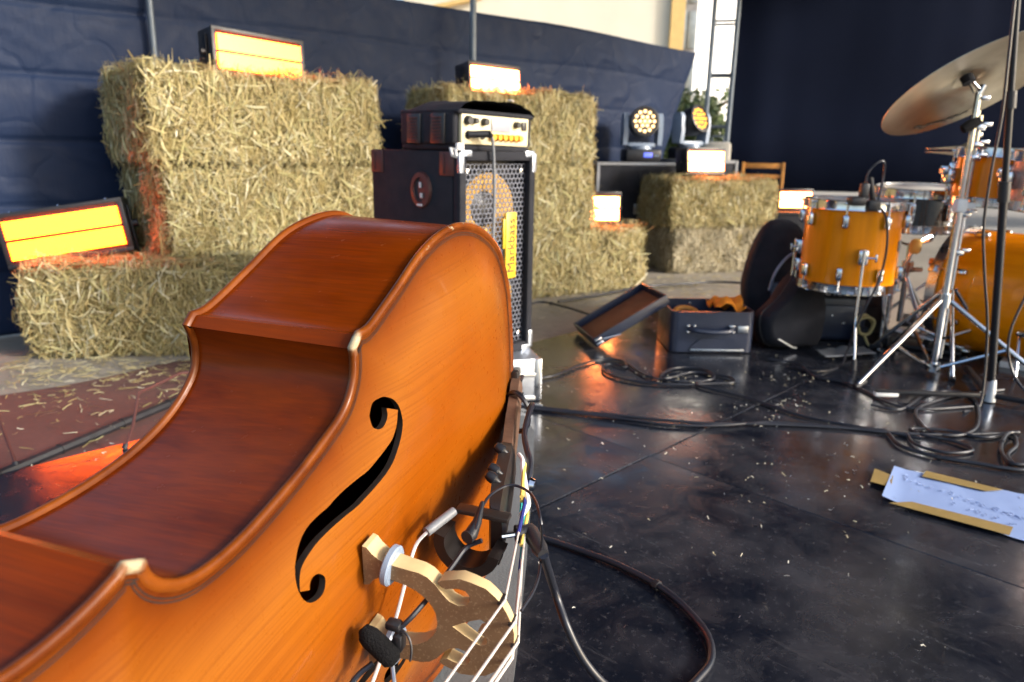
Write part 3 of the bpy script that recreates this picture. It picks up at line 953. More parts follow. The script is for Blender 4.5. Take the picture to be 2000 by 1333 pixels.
def moving_head(label, loc, rz, tilt, pan, lens):
    o = thing('moving_head', label, 'stage light', loc, rz, 'moving lights')
    b = part('base', 'black_plastic', o, lambda bm: rbox(bm, (0, 0, 0.045), (0.25, 0.20, 0.085), 0.015))
    part('display', 'screen_blue', b, lambda bm: rbox(bm, (0.03, -0.101, 0.05), (0.06, 0.006, 0.03), 0.002))
    part('button', 'blue_plastic', b, lambda bm: [lathe(bm, [(0, 0.005), (0.006, 0.003), (0.007, 0)], 10, Matrix.Translation((0.08 + 0.018 * k, -0.10, 0.045)) @ Matrix.Rotation(RAD(90), 4, 'X')) for k in range(2)])
    y = part('yoke', 'blue_plastic', o, lambda bm: [cyl(bm, (0, 0, 0.088), (0, 0, 0.11), 0.075, 0.07, 24), rbox(bm, (0, 0, 0.118), (0.20, 0.075, 0.03), 0.01)])
    for s in (-1, 1):
        part('arm', 'blue_plastic', o, lambda bm: prism(bm, [(-0.045, 0.115), (0.045, 0.115), (0.055, 0.20), (0.05, 0.30), (0.03, 0.33), (-0.03, 0.33), (-0.05, 0.30), (-0.055, 0.20)], -0.016, 0.016,
             Matrix.Translation((s * 0.122, 0, 0)) @ Matrix(((0, 0, 1, 0), (1, 0, 0, 0), (0, 1, 0, 0), (0, 0, 0, 1)))))
    hm = Matrix.Translation((0, 0, 0.265)) @ Matrix.Rotation(RAD(pan), 4, 'Z') @ Matrix.Rotation(RAD(90 - tilt), 4, 'X')
    h = part('head', 'black_plastic', o, lambda bm: lathe(bm, [(0, -0.09), (0.05, -0.088), (0.085, -0.06), (0.102, 0.0), (0.104, 0.07), (0.1, 0.082), (0.09, 0.084), (0.088, 0.074), (0, 0.074)], 32, hm))
    k = 0
    for ring, cnt in ((0, 1), (0.033, 6), (0.067, 12)):
        for j in range(cnt):
            a = 2 * math.pi * j / cnt
            part('lens', lens, h, lambda bm: lathe(bm, [(0, 0.083), (0.007, 0.081), (0.0105, 0.077), (0.0105, 0.074)], 12, hm @ Matrix.Translation((ring * math.cos(a), ring * math.sin(a), 0))))
    return o
moving_head('moving light with a cluster of white lenses facing the camera', (0.885, 5.42, 0.68), RAD(5), 8, 0, 'lens_white')
moving_head('moving light tilted aside with yellow glowing lenses next to the truss', (1.285, 5.66, 0.70), RAD(30), 20, 12, 'lens_orange')

# ================================================================== AMPLIFIER
CA = math.atan2(0.72, 0.69)
def flight_silver():
    o = thing('silver_case', 'silver aluminium case standing under the black speaker cabinet', 'case', (-0.195, 2.315, 0.0), RAD(14))
    sx, sy, sz = 0.50, 0.36, 0.137
    part('shell', 'alu', o, lambda bm: rbox(bm, (0, 0, sz / 2), (sx, sy, sz), 0.006))
    def ed(bm):
        for x in (-1, 1):
            for y in (-1, 1):
                rbox(bm, (x * (sx / 2 - 0.008), y * (sy / 2 - 0.008), sz / 2), (0.022, 0.022, sz - 0.002), 0.003)
        for z in (0.009, sz * .62):
            rbox(bm, (0, -sy / 2, z), (sx - 0.03, 0.006, 0.014), 0.002); rbox(bm, (sx / 2, 0, z), (0.006, sy - 0.03, 0.014), 0.002)
    part('edge_profile', 'steel', o, ed)
    for x in (-0.15, 0.16):
        l = part('latch', 'black_plastic', o, lambda bm: rbox(bm, (x, -sy / 2 - 0.008, sz * .62), (0.045, 0.014, 0.06), 0.004))
        part('key_lock', 'chrome', l, lambda bm: cyl(bm, (x, -sy / 2 - 0.012, sz * .66), (x, -sy / 2 - 0.022, sz * .66), 0.009))
flight_silver()

def cabinet():
    o = thing('speaker_cabinet', 'tall black bass speaker cabinet with metal grille and yellow badge', 'speaker', (-0.159, 2.10, 0.140), CA)
    W, D, H = 0.31, 0.40, 0.612
    part('body', 'black_cloth', o, lambda bm: [rbox(bm, (0.009, D / 2 + 0.01, H / 2), (0.018, D - 0.02, H), 0.006), rbox(bm, (W - 0.009, D / 2 + 0.01, H / 2), (0.018, D - 0.02, H), 0.006),
        rbox(bm, (W / 2, D / 2 + 0.01, 0.009), (W - 0.034, D - 0.021, 0.018)), rbox(bm, (W / 2, D / 2 + 0.01, H - 0.009), (W - 0.034, D - 0.021, 0.018)), rbox(bm, (W / 2, D - 0.012, H / 2), (W - 0.034, 0.016, H - 0.034))])
    def frame(bm):
        t = 0.026
        rbox(bm, (t / 2, 0.004, H / 2), (t, 0.03, H), 0.006); rbox(bm, (W - t / 2, 0.004, H / 2), (t, 0.03, H), 0.006)
        rbox(bm, (W / 2, 0.004, t / 2), (W - 2 * t, 0.029, t), 0.004); rbox(bm, (W / 2, 0.004, H - t / 2), (W - 2 * t, 0.029, t), 0.004)
    part('front_frame', 'black_cloth', o, frame)
    part('baffle', 'black_plastic', o, lambda bm: rbox(bm, (W / 2, 0.062, H / 2), (W - 0.05, 0.012, H - 0.05)))
    def grille(bm):
        a = 0.0162; row = a * 0.866
        z = 0.036; r = 0
        while z < H - 0.034:
            x = 0.034 + (a / 2 if r % 2 else 0)
            while x < W - 0.032:
                o1 = [bm.verts.new((x + a * 0.578 * math.sin(math.pi / 3 * k), 0.012, z + a * 0.578 * math.cos(math.pi / 3 * k))) for k in range(6)]
                i1 = [bm.verts.new((x + a * 0.45 * math.sin(math.pi / 3 * k), 0.012, z + a * 0.45 * math.cos(math.pi / 3 * k))) for k in range(6)]
                for k in range(6):
                    bm.faces.new((o1[k], o1[(k + 1) % 6], i1[(k + 1) % 6], i1[k]))
                x += a
            z += row; r += 1
    g = part('grille', 'grille', o, grille, None)
    g.modifiers.new('thickness', 'SOLIDIFY').thickness = 0.0015
    for zc in (0.445, 0.175):
        mt = Matrix.Translation((W / 2, 0.055, zc)) @ Matrix.Rotation(RAD(90), 4, 'X')
        s = part('loudspeaker', 'tan_cone', o, lambda bm: lathe(bm, [(0.108, 0.018), (0.10, 0.02), (0.055, 0.0), (0.052, -0.002)], 40, mt))
        part('dust_cap', 'black_plastic', s, lambda bm: lathe(bm, [(0, 0.016), (0.03, 0.010), (0.055, -0.002)], 32, mt))
        part('surround', 'black_rubber', s, lambda bm: lathe(bm, [(0.126, 0.008), (0.12, 0.021), (0.112, 0.022), (0.106, 0.018)], 40, mt))
    b = part('badge', 'yellow_badge', o, lambda bm: [rbox(bm, (0.218, 0.0035, 0.335), (0.046, 0.010, 0.200), 0.004), rbox(bm, (0.198, 0.0065, 0.372), (0.02, 0.0075, 0.09), 0.003)])
    t = text_bm('Markbass', 0.044)
    obj('lettering', t, 'black_plastic', b).matrix_local = Matrix.Translation((0.218, -0.0022, 0.335)) @ Matrix.Rotation(RAD(90), 4, 'X') @ Matrix.Rotation(RAD(90), 4, 'Z')
    def corner(bm, x, z, sx, sz):
        rbox(bm, (x + sx * 0.019, -0.006, z - sz * 0.0), (0.040, 0.012, 0.018), 0.003)
        rbox(bm, (x, -0.006, z - sz * 0.026), (0.018, 0.0125, 0.056), 0.003)
    for x, sx in ((0.007, 1), (W - 0.007, -1)):
        for z, sz in ((H - 0.006, 1), (0.006, -1)):
            part('corner_guard', 'alu', o, lambda bm: corner(bm, x, z, sx, sz))
    for y in (0.045, D - 0.03):
        for z in (H - 0.035, 0.035):
            part('corner_guard', 'red_brown', o, lambda bm: [rbox(bm, (-0.0005, y - 0.002, z), (0.005, 0.060, 0.066), 0.002), rbox(bm, (-0.0035, y + 0.010, z), (0.003, 0.008, 0.056), 0.001, Matrix.Identity(4))])
    for x, z in ((0.045, H - 0.055), (W - 0.045, H - 0.055), (0.045, 0.055), (W - 0.045, 0.055)):
        part('bolt', 'chrome', o, lambda bm: lathe(bm, [(0, 0.006), (0.007, 0.004), (0.009, 0)], 14, Matrix.Translation((x, 0.009, z)) @ Matrix.Rotation(RAD(90), 4, 'X')))
    mt = Matrix.Translation((0, 0.155, 0.50)) @ Matrix.Rotation(RAD(-90), 4, 'Y') @ Matrix.Diagonal((1, 0.86, 1, 1))
    r = part('side_medallion', 'red_brown', o, lambda bm: lathe(bm, [(0.034, 0.004), (0.036, 0.009), (0.050, 0.008), (0.053, 0.0)], 36, mt))
    part('disc', 'black_plastic', r, lambda bm: lathe(bm, [(0, 0.003), (0.035, 0.0035)], 36, mt))
    part('emblem', 'white_cord', r, lambda bm: [rbox(bm, (0.014, 0.002, 0.005), (0.016, 0.010, 0.003), 0.001, mt), rbox(bm, (-0.016, -0.003, 0.005), (0.014, 0.012, 0.003), 0.001, mt), rbox(bm, (-0.043, 0, 0.0095), (0.006, 0.028, 0.003), 0.001, mt)])
cabinet()

def amp_head():
    z0 = 0.752
    o = thing('bass_amplifier', 'bass amplifier head with cream front panel in an open black bag', 'amplifier', (-0.159, 2.10, z0), CA)
    o.matrix_world = Matrix.Translation((-0.158, 2.105, z0)) @ Matrix.Rotation(CA, 4, 'Z') @ Matrix.Rotation(RAD(1.2), 4, 'Y')
    def bag(bm):
        rbox(bm, (0.150, 0.13, 0.012), (0.300, 0.24, 0.022), 0.008)
        rbox(bm, (0.005, 0.13, 0.062), (0.022, 0.235, 0.09), 0.009); rbox(bm, (0.298, 0.13, 0.062), (0.022, 0.235, 0.09), 0.009)
        rbox(bm, (0.150, 0.245, 0.066), (0.30, 0.02, 0.10), 0.008)
        # soft top flap with sagging crown
        n, m = 14, 12
        vv = []
        for i in range(n + 1):
            for j in range(m + 1):
                x = -0.004 + 0.310 * i / n; y = -0.004 + 0.262 * j / m
                e = min(i, n - i) / n * 2; f = min(j + 3, m - j) / m * 2
                z = 0.106 + 0.034 * min(1, e * 2.2) ** 0.6 * min(1, f * 2.0) ** 0.6 + 0.006 * noise.noise(Vector((x * 18, y * 14, 0)))
                vv.append(bm.verts.new((x, y, z)))
        for i in range(n):
            for j in range(m):
                a = i * (m + 1) + j
                bm.faces.new((vv[a], vv[a + m + 1], vv[a + m + 2], vv[a + 1]))
        rbox(bm, (0.151, 0.127, 0.106), (0.306, 0.258, 0.014), 0.006)
    part('bag', 'black_cloth', o, bag, 50)
    for y in (0.075, 0.18):
        v = part('vent_panel', 'black_plastic', o, lambda bm: rbox(bm, (-0.008, y, 0.06), (0.008, 0.06, 0.082), 0.003))
        for k in range(8):
            part('slat', 'red_brown', v, lambda bm: rbox(bm, (-0.0135, y, 0.030 + k * 0.0085), (0.005, 0.036, 0.004), 0.001, seg=1))
    f = part('front_panel', 'cream', o, lambda bm: rbox(bm, (0.150, 0.010, 0.062), (0.272, 0.016, 0.086), 0.006))
    part('display', 'grey_display', f, lambda bm: rbox(bm, (0.165, 0.0005, 0.076), (0.075, 0.005, 0.036), 0.002))
    ry = Matrix.Rotation(RAD(90), 4, 'X')
    for x, z, r in ((0.035, 0.083, 0.013), (0.060, 0.083, 0.009), (0.098, 0.082, 0.011), (0.228, 0.080, 0.010)):
        part('knob', 'black_plastic', f, lambda bm: lathe(bm, [(0, 0.016), (r * .8, 0.016), (r, 0.0)], 18, Matrix.Translation((x, 0.002, z)) @ ry))
    part('power_switch', 'black_plastic', f, lambda bm: rbox(bm, (0.262, 0.0, 0.078), (0.018, 0.008, 0.024), 0.002))
    for k in range(6):
        part('knob', 'orange_knob', f, lambda bm: lathe(bm, [(0, 0.017), (0.0075, 0.017), (0.0105, 0.0)], 16, Matrix.Translation((0.128 + k * 0.022, 0.002, 0.042)) @ ry), 40)
    for x in (0.04, 0.095):
        part('input_jack', 'black_plastic', f, lambda bm: lathe(bm, [(0.004, 0.004), (0.010, 0.004), (0.012, 0)], 16, Matrix.Translation((x, 0.002, 0.045)) @ ry))
    part('logo', 'black_plastic', f, lambda bm: [rbox(bm, (0.034 + k * 0.011, 0.0015, 0.094), (0.006, 0.002, 0.004)) for k in range(2)])
    part('buckle', 'white_cord', o, lambda bm: tube(bm, [(-0.018, 0.01, 0.006), (-0.03, -0.012, -0.012), (-0.024, -0.022, -0.016), (-0.008, 0.0, 0.004)], 0.0045, 6, closed=True))
    part('strap', 'white_cord', o, lambda bm: [rbox(bm, (0.235, 0.03, 0.150), (0.05, 0.012, 0.003), 0.001, Matrix.Translation((0.235, 0.03, 0.15)) @ Matrix.Rotation(0.6, 4, 'Z') @ Matrix.Translation((-0.235, -0.03, -0.15)) ), rbox(bm, (0.002, -0.006, 0.012), (0.026, 0.012, 0.02), 0.004)])
    # signal cable hanging over the grille
    d = thing('instrument_cable', 'grey signal cable hanging from the amplifier over the speaker grille', 'cable', (-0.159, 2.10, 0.0), CA)
    part('jack_plug', 'black_plastic', d, lambda bm: [cyl(bm, (0.040, 0.0, z0 + 0.045), (0.086, -0.032, z0 + 0.047), 0.009, 0.010), cyl(bm, (0.086, -0.032, z0 + 0.047), (0.098, -0.030, z0 + 0.043), 0.0105, 0.008)])
    part('lead', 'grey_plastic', d, lambda bm: tube(bm, catmull([(0.096, -0.030, z0 + 0.045), (0.108, -0.028, z0 + 0.028), (0.118, -0.024, z0 - 0.03), (0.123, -0.022, 0.62), (0.121, -0.020, 0.48), (0.119, -0.018, 0.34), (0.13, -0.02, 0.2), (0.15, -0.06, 0.02), (0.2, -0.16, 0.006)], 6), 0.0045, 8))
amp_head()

# ================================================================== SUITCASE, BAGS
def suitcase():
    o = thing('accessory_case', 'open dark vintage drum case with handle and an orange cloth inside', 'case', (0.775, 2.93, 0.0), RAD(1))
    sx, sy, sz = 0.325, 0.27, 0.165
    def shell(bm):
        def loop(inset, z, rr):
            pts = []
            for cx, cy, a0 in ((sx / 2 - rr, sy / 2 - rr, 0), (-sx / 2 + rr, sy / 2 - rr, 90), (-sx / 2 + rr, -sy / 2 + rr, 180), (sx / 2 - rr, -sy / 2 + rr, 270)):
                for k in range(5):
                    a = RAD(a0 + 22.5 * k)
                    pts.append(bm.verts.new((cx + (rr - inset) * math.cos(a), cy + (rr - inset) * math.sin(a), z)))
            return pts
        L = [loop(0, 0.004, .03), loop(0, sz, .03), loop(0.006, sz, .03), loop(0.006, 0.012, .03)]
        n = len(L[0])
        for a, b in zip(L[:-1], L[1:]):
            for k in range(n):
                bm.faces.new((a[k], a[(k + 1) % n], b[(k + 1) % n], b[k]))
        bm.faces.new(L[0][::-1]); bm.faces.new(L[-1])
    part('shell', 'leather', o, shell)
    part('base_trim', 'leather', o, lambda bm: prism(bm, [(-0.10, 0.012), (-0.095, 0.03), (-0.06, 0.062), (0.06, 0.062), (0.095, 0.03), (0.10, 0.012)], 0, 0.004, Matrix.Translation((0.015, -sy / 2 - 0.001, 0)) @ Matrix.Rotation(RAD(90), 4, 'X')))
    part('base_rail', 'steel', o, lambda bm: rbox(bm, (0.02, -sy / 2 - 0.004, 0.014), (0.21, 0.008, 0.008), 0.002))
    h = part('handle', 'leather', o, lambda bm: tube(bm, catmull([(-0.09, -sy / 2 - 0.004, 0.098), (-0.07, -sy / 2 - 0.026, 0.096), (0.0, -sy / 2 - 0.034, 0.092), (0.055, -sy / 2 - 0.026, 0.094), (0.072, -sy / 2 - 0.004, 0.098)], 4), 0.010, 8))
    for x in (-0.10, -0.075, 0.07):
        part('buckle', 'chrome', o, lambda bm: [rbox(bm, (x, -sy / 2 - 0.006, 0.098 + s * 0.012), (0.024 if x > 0 else 0.012, 0.010, 0.008), 0.002) for s in (-1, 1)])
    part('latch_plate', 'steel', o, lambda bm: rbox(bm, (0.115, -sy / 2 - 0.003, 0.097), (0.042, 0.006, 0.028), 0.008))
    for x, z in ((-0.045, 0.047), (0.055, 0.045), (-0.03, 0.125 + .02)):
        part('rivet', 'chrome', o, lambda bm: lathe(bm, [(0, 0.004), (0.004, 0.003), (0.006, 0)], 8, Matrix.Translation((x, -sy / 2 - 0.001 if z < .1 else sy / 2 - 0.01, z)) @ Matrix.Rotation(RAD(90), 4, 'X')))
    lid = thing('case_lid', 'lid of the dark case with brown lining leaning open on the floor', 'lid', (0.335, 2.86, 0.0), RAD(4))
    lid.matrix_world = Matrix.Translation((0.338, 2.83, 0.012)) @ Matrix.Rotation(RAD(12), 4, 'Z') @ Matrix.Rotation(RAD(-30), 4, 'Y')
    part('shell', 'leather', lid, lambda bm: [rbox(bm, (0.165, 0.13, -0.0), (0.34, 0.27, 0.008), 0.003), rbox(bm, (0.165, -0.003, 0.018), (0.34, 0.008, 0.04), 0.003), rbox(bm, (0.165, 0.263, 0.018), (0.34, 0.008, 0.04), 0.003), rbox(bm, (0.334, 0.13, 0.018), (0.008, 0.258, 0.04), 0.003), rbox(bm, (-0.001, 0.13, 0.018), (0.008, 0.258, 0.04), 0.003)])
    part('lining', 'case_lining', lid, lambda bm: rbox(bm, (0.165, 0.13, 0.007), (0.32, 0.25, 0.006), 0.002))
    part('hinge', 'chrome', lid, lambda bm: [rbox(bm, (0.012, -0.012, 0.012 + k * 0.016), (0.03, 0.012, 0.010), 0.003) for k in range(2)])
    part('stay', 'chrome', lid, lambda bm: cyl(bm, (0.03, -0.014, 0.02), (0.10, -0.016, 0.0), 0.004))
    cl = bmesh.new()
    n = 16
    vv = {}
    rnd = random.Random(3)
    for i in range(n + 1):
        for j in range(n + 1):
            x = -0.06 + 0.12 * i / n; y = -0.075 + 0.15 * j / n
            z = 0.03 + 0.055 * noise.noise(Vector((x * 16, y * 13, 2.1))) + 0.02 * noise.noise(Vector((x * 40, y * 34, 7))) + 0.02 * (i / n)
            vv[i, j] = cl.verts.new((x * (1 + 0.2 * noise.noise(Vector((x * 9, y * 9, 0)))), y, z))
    for i in range(n):
        for j in range(n):
            cl.faces.new((vv[i, j], vv[i + 1, j], vv[i + 1, j + 1], vv[i, j + 1]))
    c = obj('orange_cloth', cl, 'orange_cloth', None, 180)
    c.location = (0.865, 2.96, 0.130)
    c.modifiers.new('thickness', 'SOLIDIFY').thickness = 0.003
    tag(c, 'crumpled orange cloth spilling out of the open dark case', 'cloth')
    t = thing('wooden_ring', 'small tan wooden ring lying in the open dark case', 'ring', (0.70, 2.93, 0.10))
    part('ring', 'wood_chair', t, lambda bm: tube(bm, [(0.045 * math.cos(a), 0.045 * math.sin(a), 0.03 + 0.014 * math.sin(a)) for a in np.linspace(0, 6.283, 24, endpoint=False)], 0.010, 8, closed=True))
suitcase()

def soft_bag(name, label, loc, rz, prof, thick, mat='black_cloth', lean=0.0):
    o = thing(name, label, 'bag', loc, rz)
    o.matrix_world = Matrix.Translation(loc) @ Matrix.Rotation(rz, 4, 'Z') @ Matrix.Rotation(lean, 4, 'X')
    P = [(q.x, q.y) for q in catmull([Vector((a, b, 0)) for a, b in prof], 4, closed=True)]
    def body(bm):
        n = len(P); cx = sum(p[0] for p in P) / n; cz = sum(p[1] for p in P) / n
        rings = []
        for f, y in ((0.86, -thick / 2), (0.97, -thick * 0.36), (1.0, -thick * 0.1), (1.0, thick * 0.1), (0.97, thick * 0.36), (0.86, thick / 2)):
            rings.append([bm.verts.new((cx + (px - cx) * f, y + 0.01 * noise.noise(Vector((px * 12, y * 9, pz * 12))), max(0.002, cz + (pz - cz) * f))) for px, pz in P])
        for a, b in zip(rings[:-1], rings[1:]):
            for k in range(n):
                bm.faces.new((a[k], a[(k + 1) % n], b[(k + 1) % n], b[k]))
        bm.faces.new(rings[0][::-1]); bm.faces.new(rings[-1])
    b = part('body', mat, o, body, 60)
    part('zip', 'black_plastic', b, lambda bm: tube(bm, [(px * 1.004, -0.004, max(0.004, pz * 1.004)) for px, pz in P], 0.0028, 5, closed=True))
    return o
g1 = soft_bag('gig_bag', 'upright black gig bag leaning between the low hay stack and floor tom', (1.13, 3.22, 0.0), RAD(-8), [(-0.07, 0.0), (0.10, 0.0), (0.15, 0.2), (0.13, 0.40), (0.07, 0.475), (-0.02, 0.475), (-0.075, 0.40), (-0.115, 0.25), (-0.115, 0.13)], 0.14, lean=RAD(-6))
part('strap', 'blue_plastic', g1, lambda bm: tube(bm, catmull([(0.12, -0.085, 0.36), (0.05, -0.10, 0.33), (0.0, -0.105, 0.26), (-0.02, -0.10, 0.18)], 5), 0.006, 6))
part('pocket', 'leather', g1, lambda bm: rbox(bm, (0.05, -0.068, 0.13), (0.12, 0.03, 0.17), 0.012))
g2 = soft_bag('cymbal_bag', 'black cymbal bag slumped against the open case and floor tom', (1.11, 2.92, 0.0), RAD(20), [(-0.10, 0.02), (0.02, 0.0), (0.12, 0.0), (0.16, 0.16), (0.12, 0.29), (0.06, 0.31), (-0.04, 0.20), (-0.125, 0.13)], 0.13, lean=RAD(-8))
part('trim', 'alu', g2, lambda bm: tube(bm, [(-0.095, -0.075, 0.045), (-0.03, -0.078, 0.008), (-0.01, -0.078, 0.004)], 0.004, 6))
sb = thing('stick_bag', 'dark blue stick bag with white lettering standing under the floor tom', 'bag', (1.345, 3.08, 0.0), RAD(-6))
part('body', 'leather', sb, lambda bm: [rbox(bm, (0, 0, 0.105), (0.27, 0.10, 0.21), 0.02), rbox(bm, (0.0, -0.052, 0.085), (0.22, 0.02, 0.14), 0.008)])
part('flap', 'black_cloth', sb, lambda bm: rbox(bm, (0, -0.05, 0.205), (0.275, 0.02, 0.05), 0.008))
for k in range(3):
    part('stud', 'chrome', sb, lambda bm: lathe(bm, [(0, 0.004), (0.004, 0.003), (0.005, 0)], 8, Matrix.Translation((-0.06 + 0.05 * k, -0.0625, 0.14 - 0.03 * k)) @ Matrix.Rotation(RAD(90), 4, 'X')))
tb = text_bm('VIC FIRTH', 0.036)
obj('lettering', tb, 'white_cord', sb).matrix_local = Matrix.Translation((0.0, -0.0606, 0.207)) @ Matrix.Rotation(RAD(90), 4, 'X')
bx = thing('black_box', 'matt black box behind the stick bag under the floor tom', 'box', (1.55, 3.28, 0.0), RAD(-6))
part('box', 'black_plastic', bx, lambda bm: rbox(bm, (0, 0, 0.105), (0.22, 0.2, 0.21), 0.01))
part('lid_seam', 'black_metal', bx, lambda bm: rbox(bm, (0, 0, 0.165), (0.224, 0.204, 0.006), 0.002))
part('handle', 'black_metal', bx, lambda bm: tube(bm, [(-0.04, -0.1, 0.12), (-0.04, -0.12, 0.125), (0.04, -0.12, 0.125), (0.04, -0.1, 0.12)], 0.005))
rp = thing('rope_coil', 'small coil of tan rope lying beside the stick bag', 'rope', (1.43, 2.94, 0.09))
part('coil', 'hay', rp, lambda bm: [tube(bm, [((0.032 + 0.004 * math.sin(3 * a + k)) * math.cos(a), -0.012 + 0.008 * k, (0.04 + 0.004 * math.cos(2 * a + k)) * math.sin(a)) for a in np.linspace(0, 6.283, 20, endpoint=False)], 0.006, 6, closed=True) for k in range(3)])
part('tail', 'hay', rp, lambda bm: tube(bm, catmull([(0.0, -0.01, -0.04), (0.015, -0.012, -0.07), (0.03, -0.02, -0.088)], 4), 0.005, 6))
part('knot', 'black_cloth', rp, lambda bm: rbox(bm, (0, 0.02, -0.05), (0.05, 0.04, 0.08), 0.012))
gc = thing('grey_cloth', 'pale grey cloth lying on the floor under the floor tom', 'cloth', (1.30, 2.80, 0.003))
def rag(bm):
    n = 14; vv = {}
    for i in range(n + 1):
        for j in range(n + 1):
            x = (i / n - .5) * 0.22; y = (j / n - .5) * 0.10
            vv[i, j] = bm.verts.new((x, y + 0.03 * math.sin(x * 14), 0.012 + 0.02 * abs(noise.noise(Vector((x * 14, y * 12, 3))))))
    for i in range(n):
        for j in range(n):
            bm.faces.new((vv[i, j], vv[i + 1, j], vv[i + 1, j + 1], vv[i, j + 1]))
part('sheet', 'grey_mat', gc, rag, 180)
part('hem', 'grey_plastic', gc, lambda bm: tube(bm, [(-0.11 + 0.022 * k, -0.052 + 0.03 * math.sin((-0.11 + 0.022 * k) * 14), 0.014) for k in range(11)], 0.003, 5))

# ================================================================== DRUM KIT
def drum(o, R, H, shell, nl, hoopmat='chrome', lug='chrome', skin='drum_skin', z0=0.0):
    """shell along local z from z0 to z0+H"""
    part('shell', shell, o, lambda bm: lathe(bm, [(R, z0 + 0.012), (R, z0 + H - 0.012)], 56))
    for top in (0, 1):
        z = z0 + (H if top else 0)
        s = 1 if top else -1
        part('hoop', hoopmat, o, lambda bm: lathe(bm, [(R + 0.003, z - s * 0.022), (R + 0.010, z - s * 0.022), (R + 0.009, z - s * 0.018), (R + 0.009, z + s * 0.010), (R + 0.012, z + s * 0.013), (R + 0.003, z + s * 0.013)], 56, closed=True))
        part('drumhead', skin, o, lambda bm: lathe(bm, [(0, z + s * 0.001), (R - 0.01, z + s * 0.001), (R + 0.002, z - s * 0.006)], 56))
    for k in range(nl):
        a = 2 * math.pi * (k + 0.3) / nl
        for top in (0, 1):
            s = 1 if top else -1
            z = z0 + (H if top else 0)
            m = Matrix.Rotation(a, 4, 'Z')
            l = part('lug', lug, o, lambda bm: rbox(bm, (R + 0.012, 0, z - s * 0.062), (0.026, 0.024, 0.05), 0.009, m))
            part('tension_rod', lug, l, lambda bm: [cyl(bm, m @ Vector((R + 0.015, 0, z - s * 0.045)), m @ Vector((R + 0.015, 0, z + s * 0.004)), 0.0038, n=8), rbox(bm, (R + 0.016, 0, z + s * 0.003), (0.016, 0.016, 0.008), 0.002, m)])

def floor_tom():
    o = thing('floor_tom', 'orange floor tom drum standing on three chrome legs', 'drum', (1.290, 2.855, 0.0), RAD(0))
    R, H, z0 = 0.170, 0.315, 0.272
    drum(o, R, H, 'drum_orange', 8, z0=z0)
    b = part('badge', 'grey_plastic', o, lambda bm: rbox(bm, (R + 0.001, 0, z0 + H * 0.52), (0.004, 0.045, 0.038), 0.004, Matrix.Rotation(RAD(-36), 4, 'Z')))
    for a in (-100, 20, 142):
        m = Matrix.Rotation(RAD(a), 4, 'Z')
        part('leg', 'chrome', o, lambda bm: tube(bm, [m @ Vector(p) for p in ((R + 0.034, 0, z0 + 0.16), (R + 0.034, 0, z0 - 0.07), (R + 0.040, 0, z0 - 0.11), (R + 0.085, 0, 0.055), (R + 0.092, 0, 0.022))], 0.0055, 10))
        part('rubber_foot', 'black_rubber', o, lambda bm: tube(bm, [m @ Vector((R + 0.089, 0, 0.04)), m @ Vector((R + 0.095, 0, 0.0))], [0.009, 0.012], 10))
        br = part('leg_bracket', 'chrome', o, lambda bm: rbox(bm, (R + 0.018, 0, z0 + 0.13), (0.034, 0.036, 0.058), 0.009, m))
        part('wing_bolt', 'chrome', br, lambda bm: [cyl(bm, m @ Vector((R + 0.034, 0.01, z0 + 0.13)), m @ Vector((R + 0.036, 0.040, z0 + 0.13)), 0.004, n=8), rbox(bm, (R + 0.036, 0.042, z0 + 0.13), (0.006, 0.008, 0.028), 0.002, m)])
    # clip-on microphone on the rim
    c = thing('drum_microphone', 'small black clip-on microphone with looped cable on floor tom rim', 'microphone', (1.290, 2.855, 0.0))
    part('clip', 'black_plastic', c, lambda bm: [rbox(bm, (-0.075, -0.172, 0.600), (0.055, 0.05, 0.03), 0.008), rbox(bm, (-0.02, -0.186, 0.586), (0.045, 0.03, 0.04), 0.008)])
    part('capsule', 'black_metal', c, lambda bm: cyl(bm, (-0.012, -0.16, 0.60), (-0.005, -0.10, 0.675), 0.011, 0.013))
    part('body', 'black_plastic', c, lambda bm: rbox(bm, (-0.05, -0.165, 0.635), (0.028, 0.03, 0.055), 0.006))
    part('gooseneck', 'cable', c, lambda bm: tube(bm, catmull([(-0.05, -0.165, 0.655), (-0.045, -0.17, 0.70), (-0.02, -0.175, 0.735), (0.005, -0.17, 0.735), (0.012, -0.165, 0.69), (0.004, -0.175, 0.64), (-0.004, -0.18, 0.60)], 6), 0.004, 8))
    part('lead', 'cable', c, lambda bm: tube(bm, catmull([(-0.004, -0.19, 0.585), (0.02, -0.205, 0.55), (0.035, -0.212, 0.46), (0.03, -0.215, 0.36), (0.005, -0.222, 0.28), (-0.035, -0.215, 0.16), (-0.05, -0.20, 0.05), (-0.09, -0.24, 0.006), (-0.2, -0.30, 0.006), (-0.28, -0.22, 0.006)], 6), 0.0042, 8))
floor_tom()

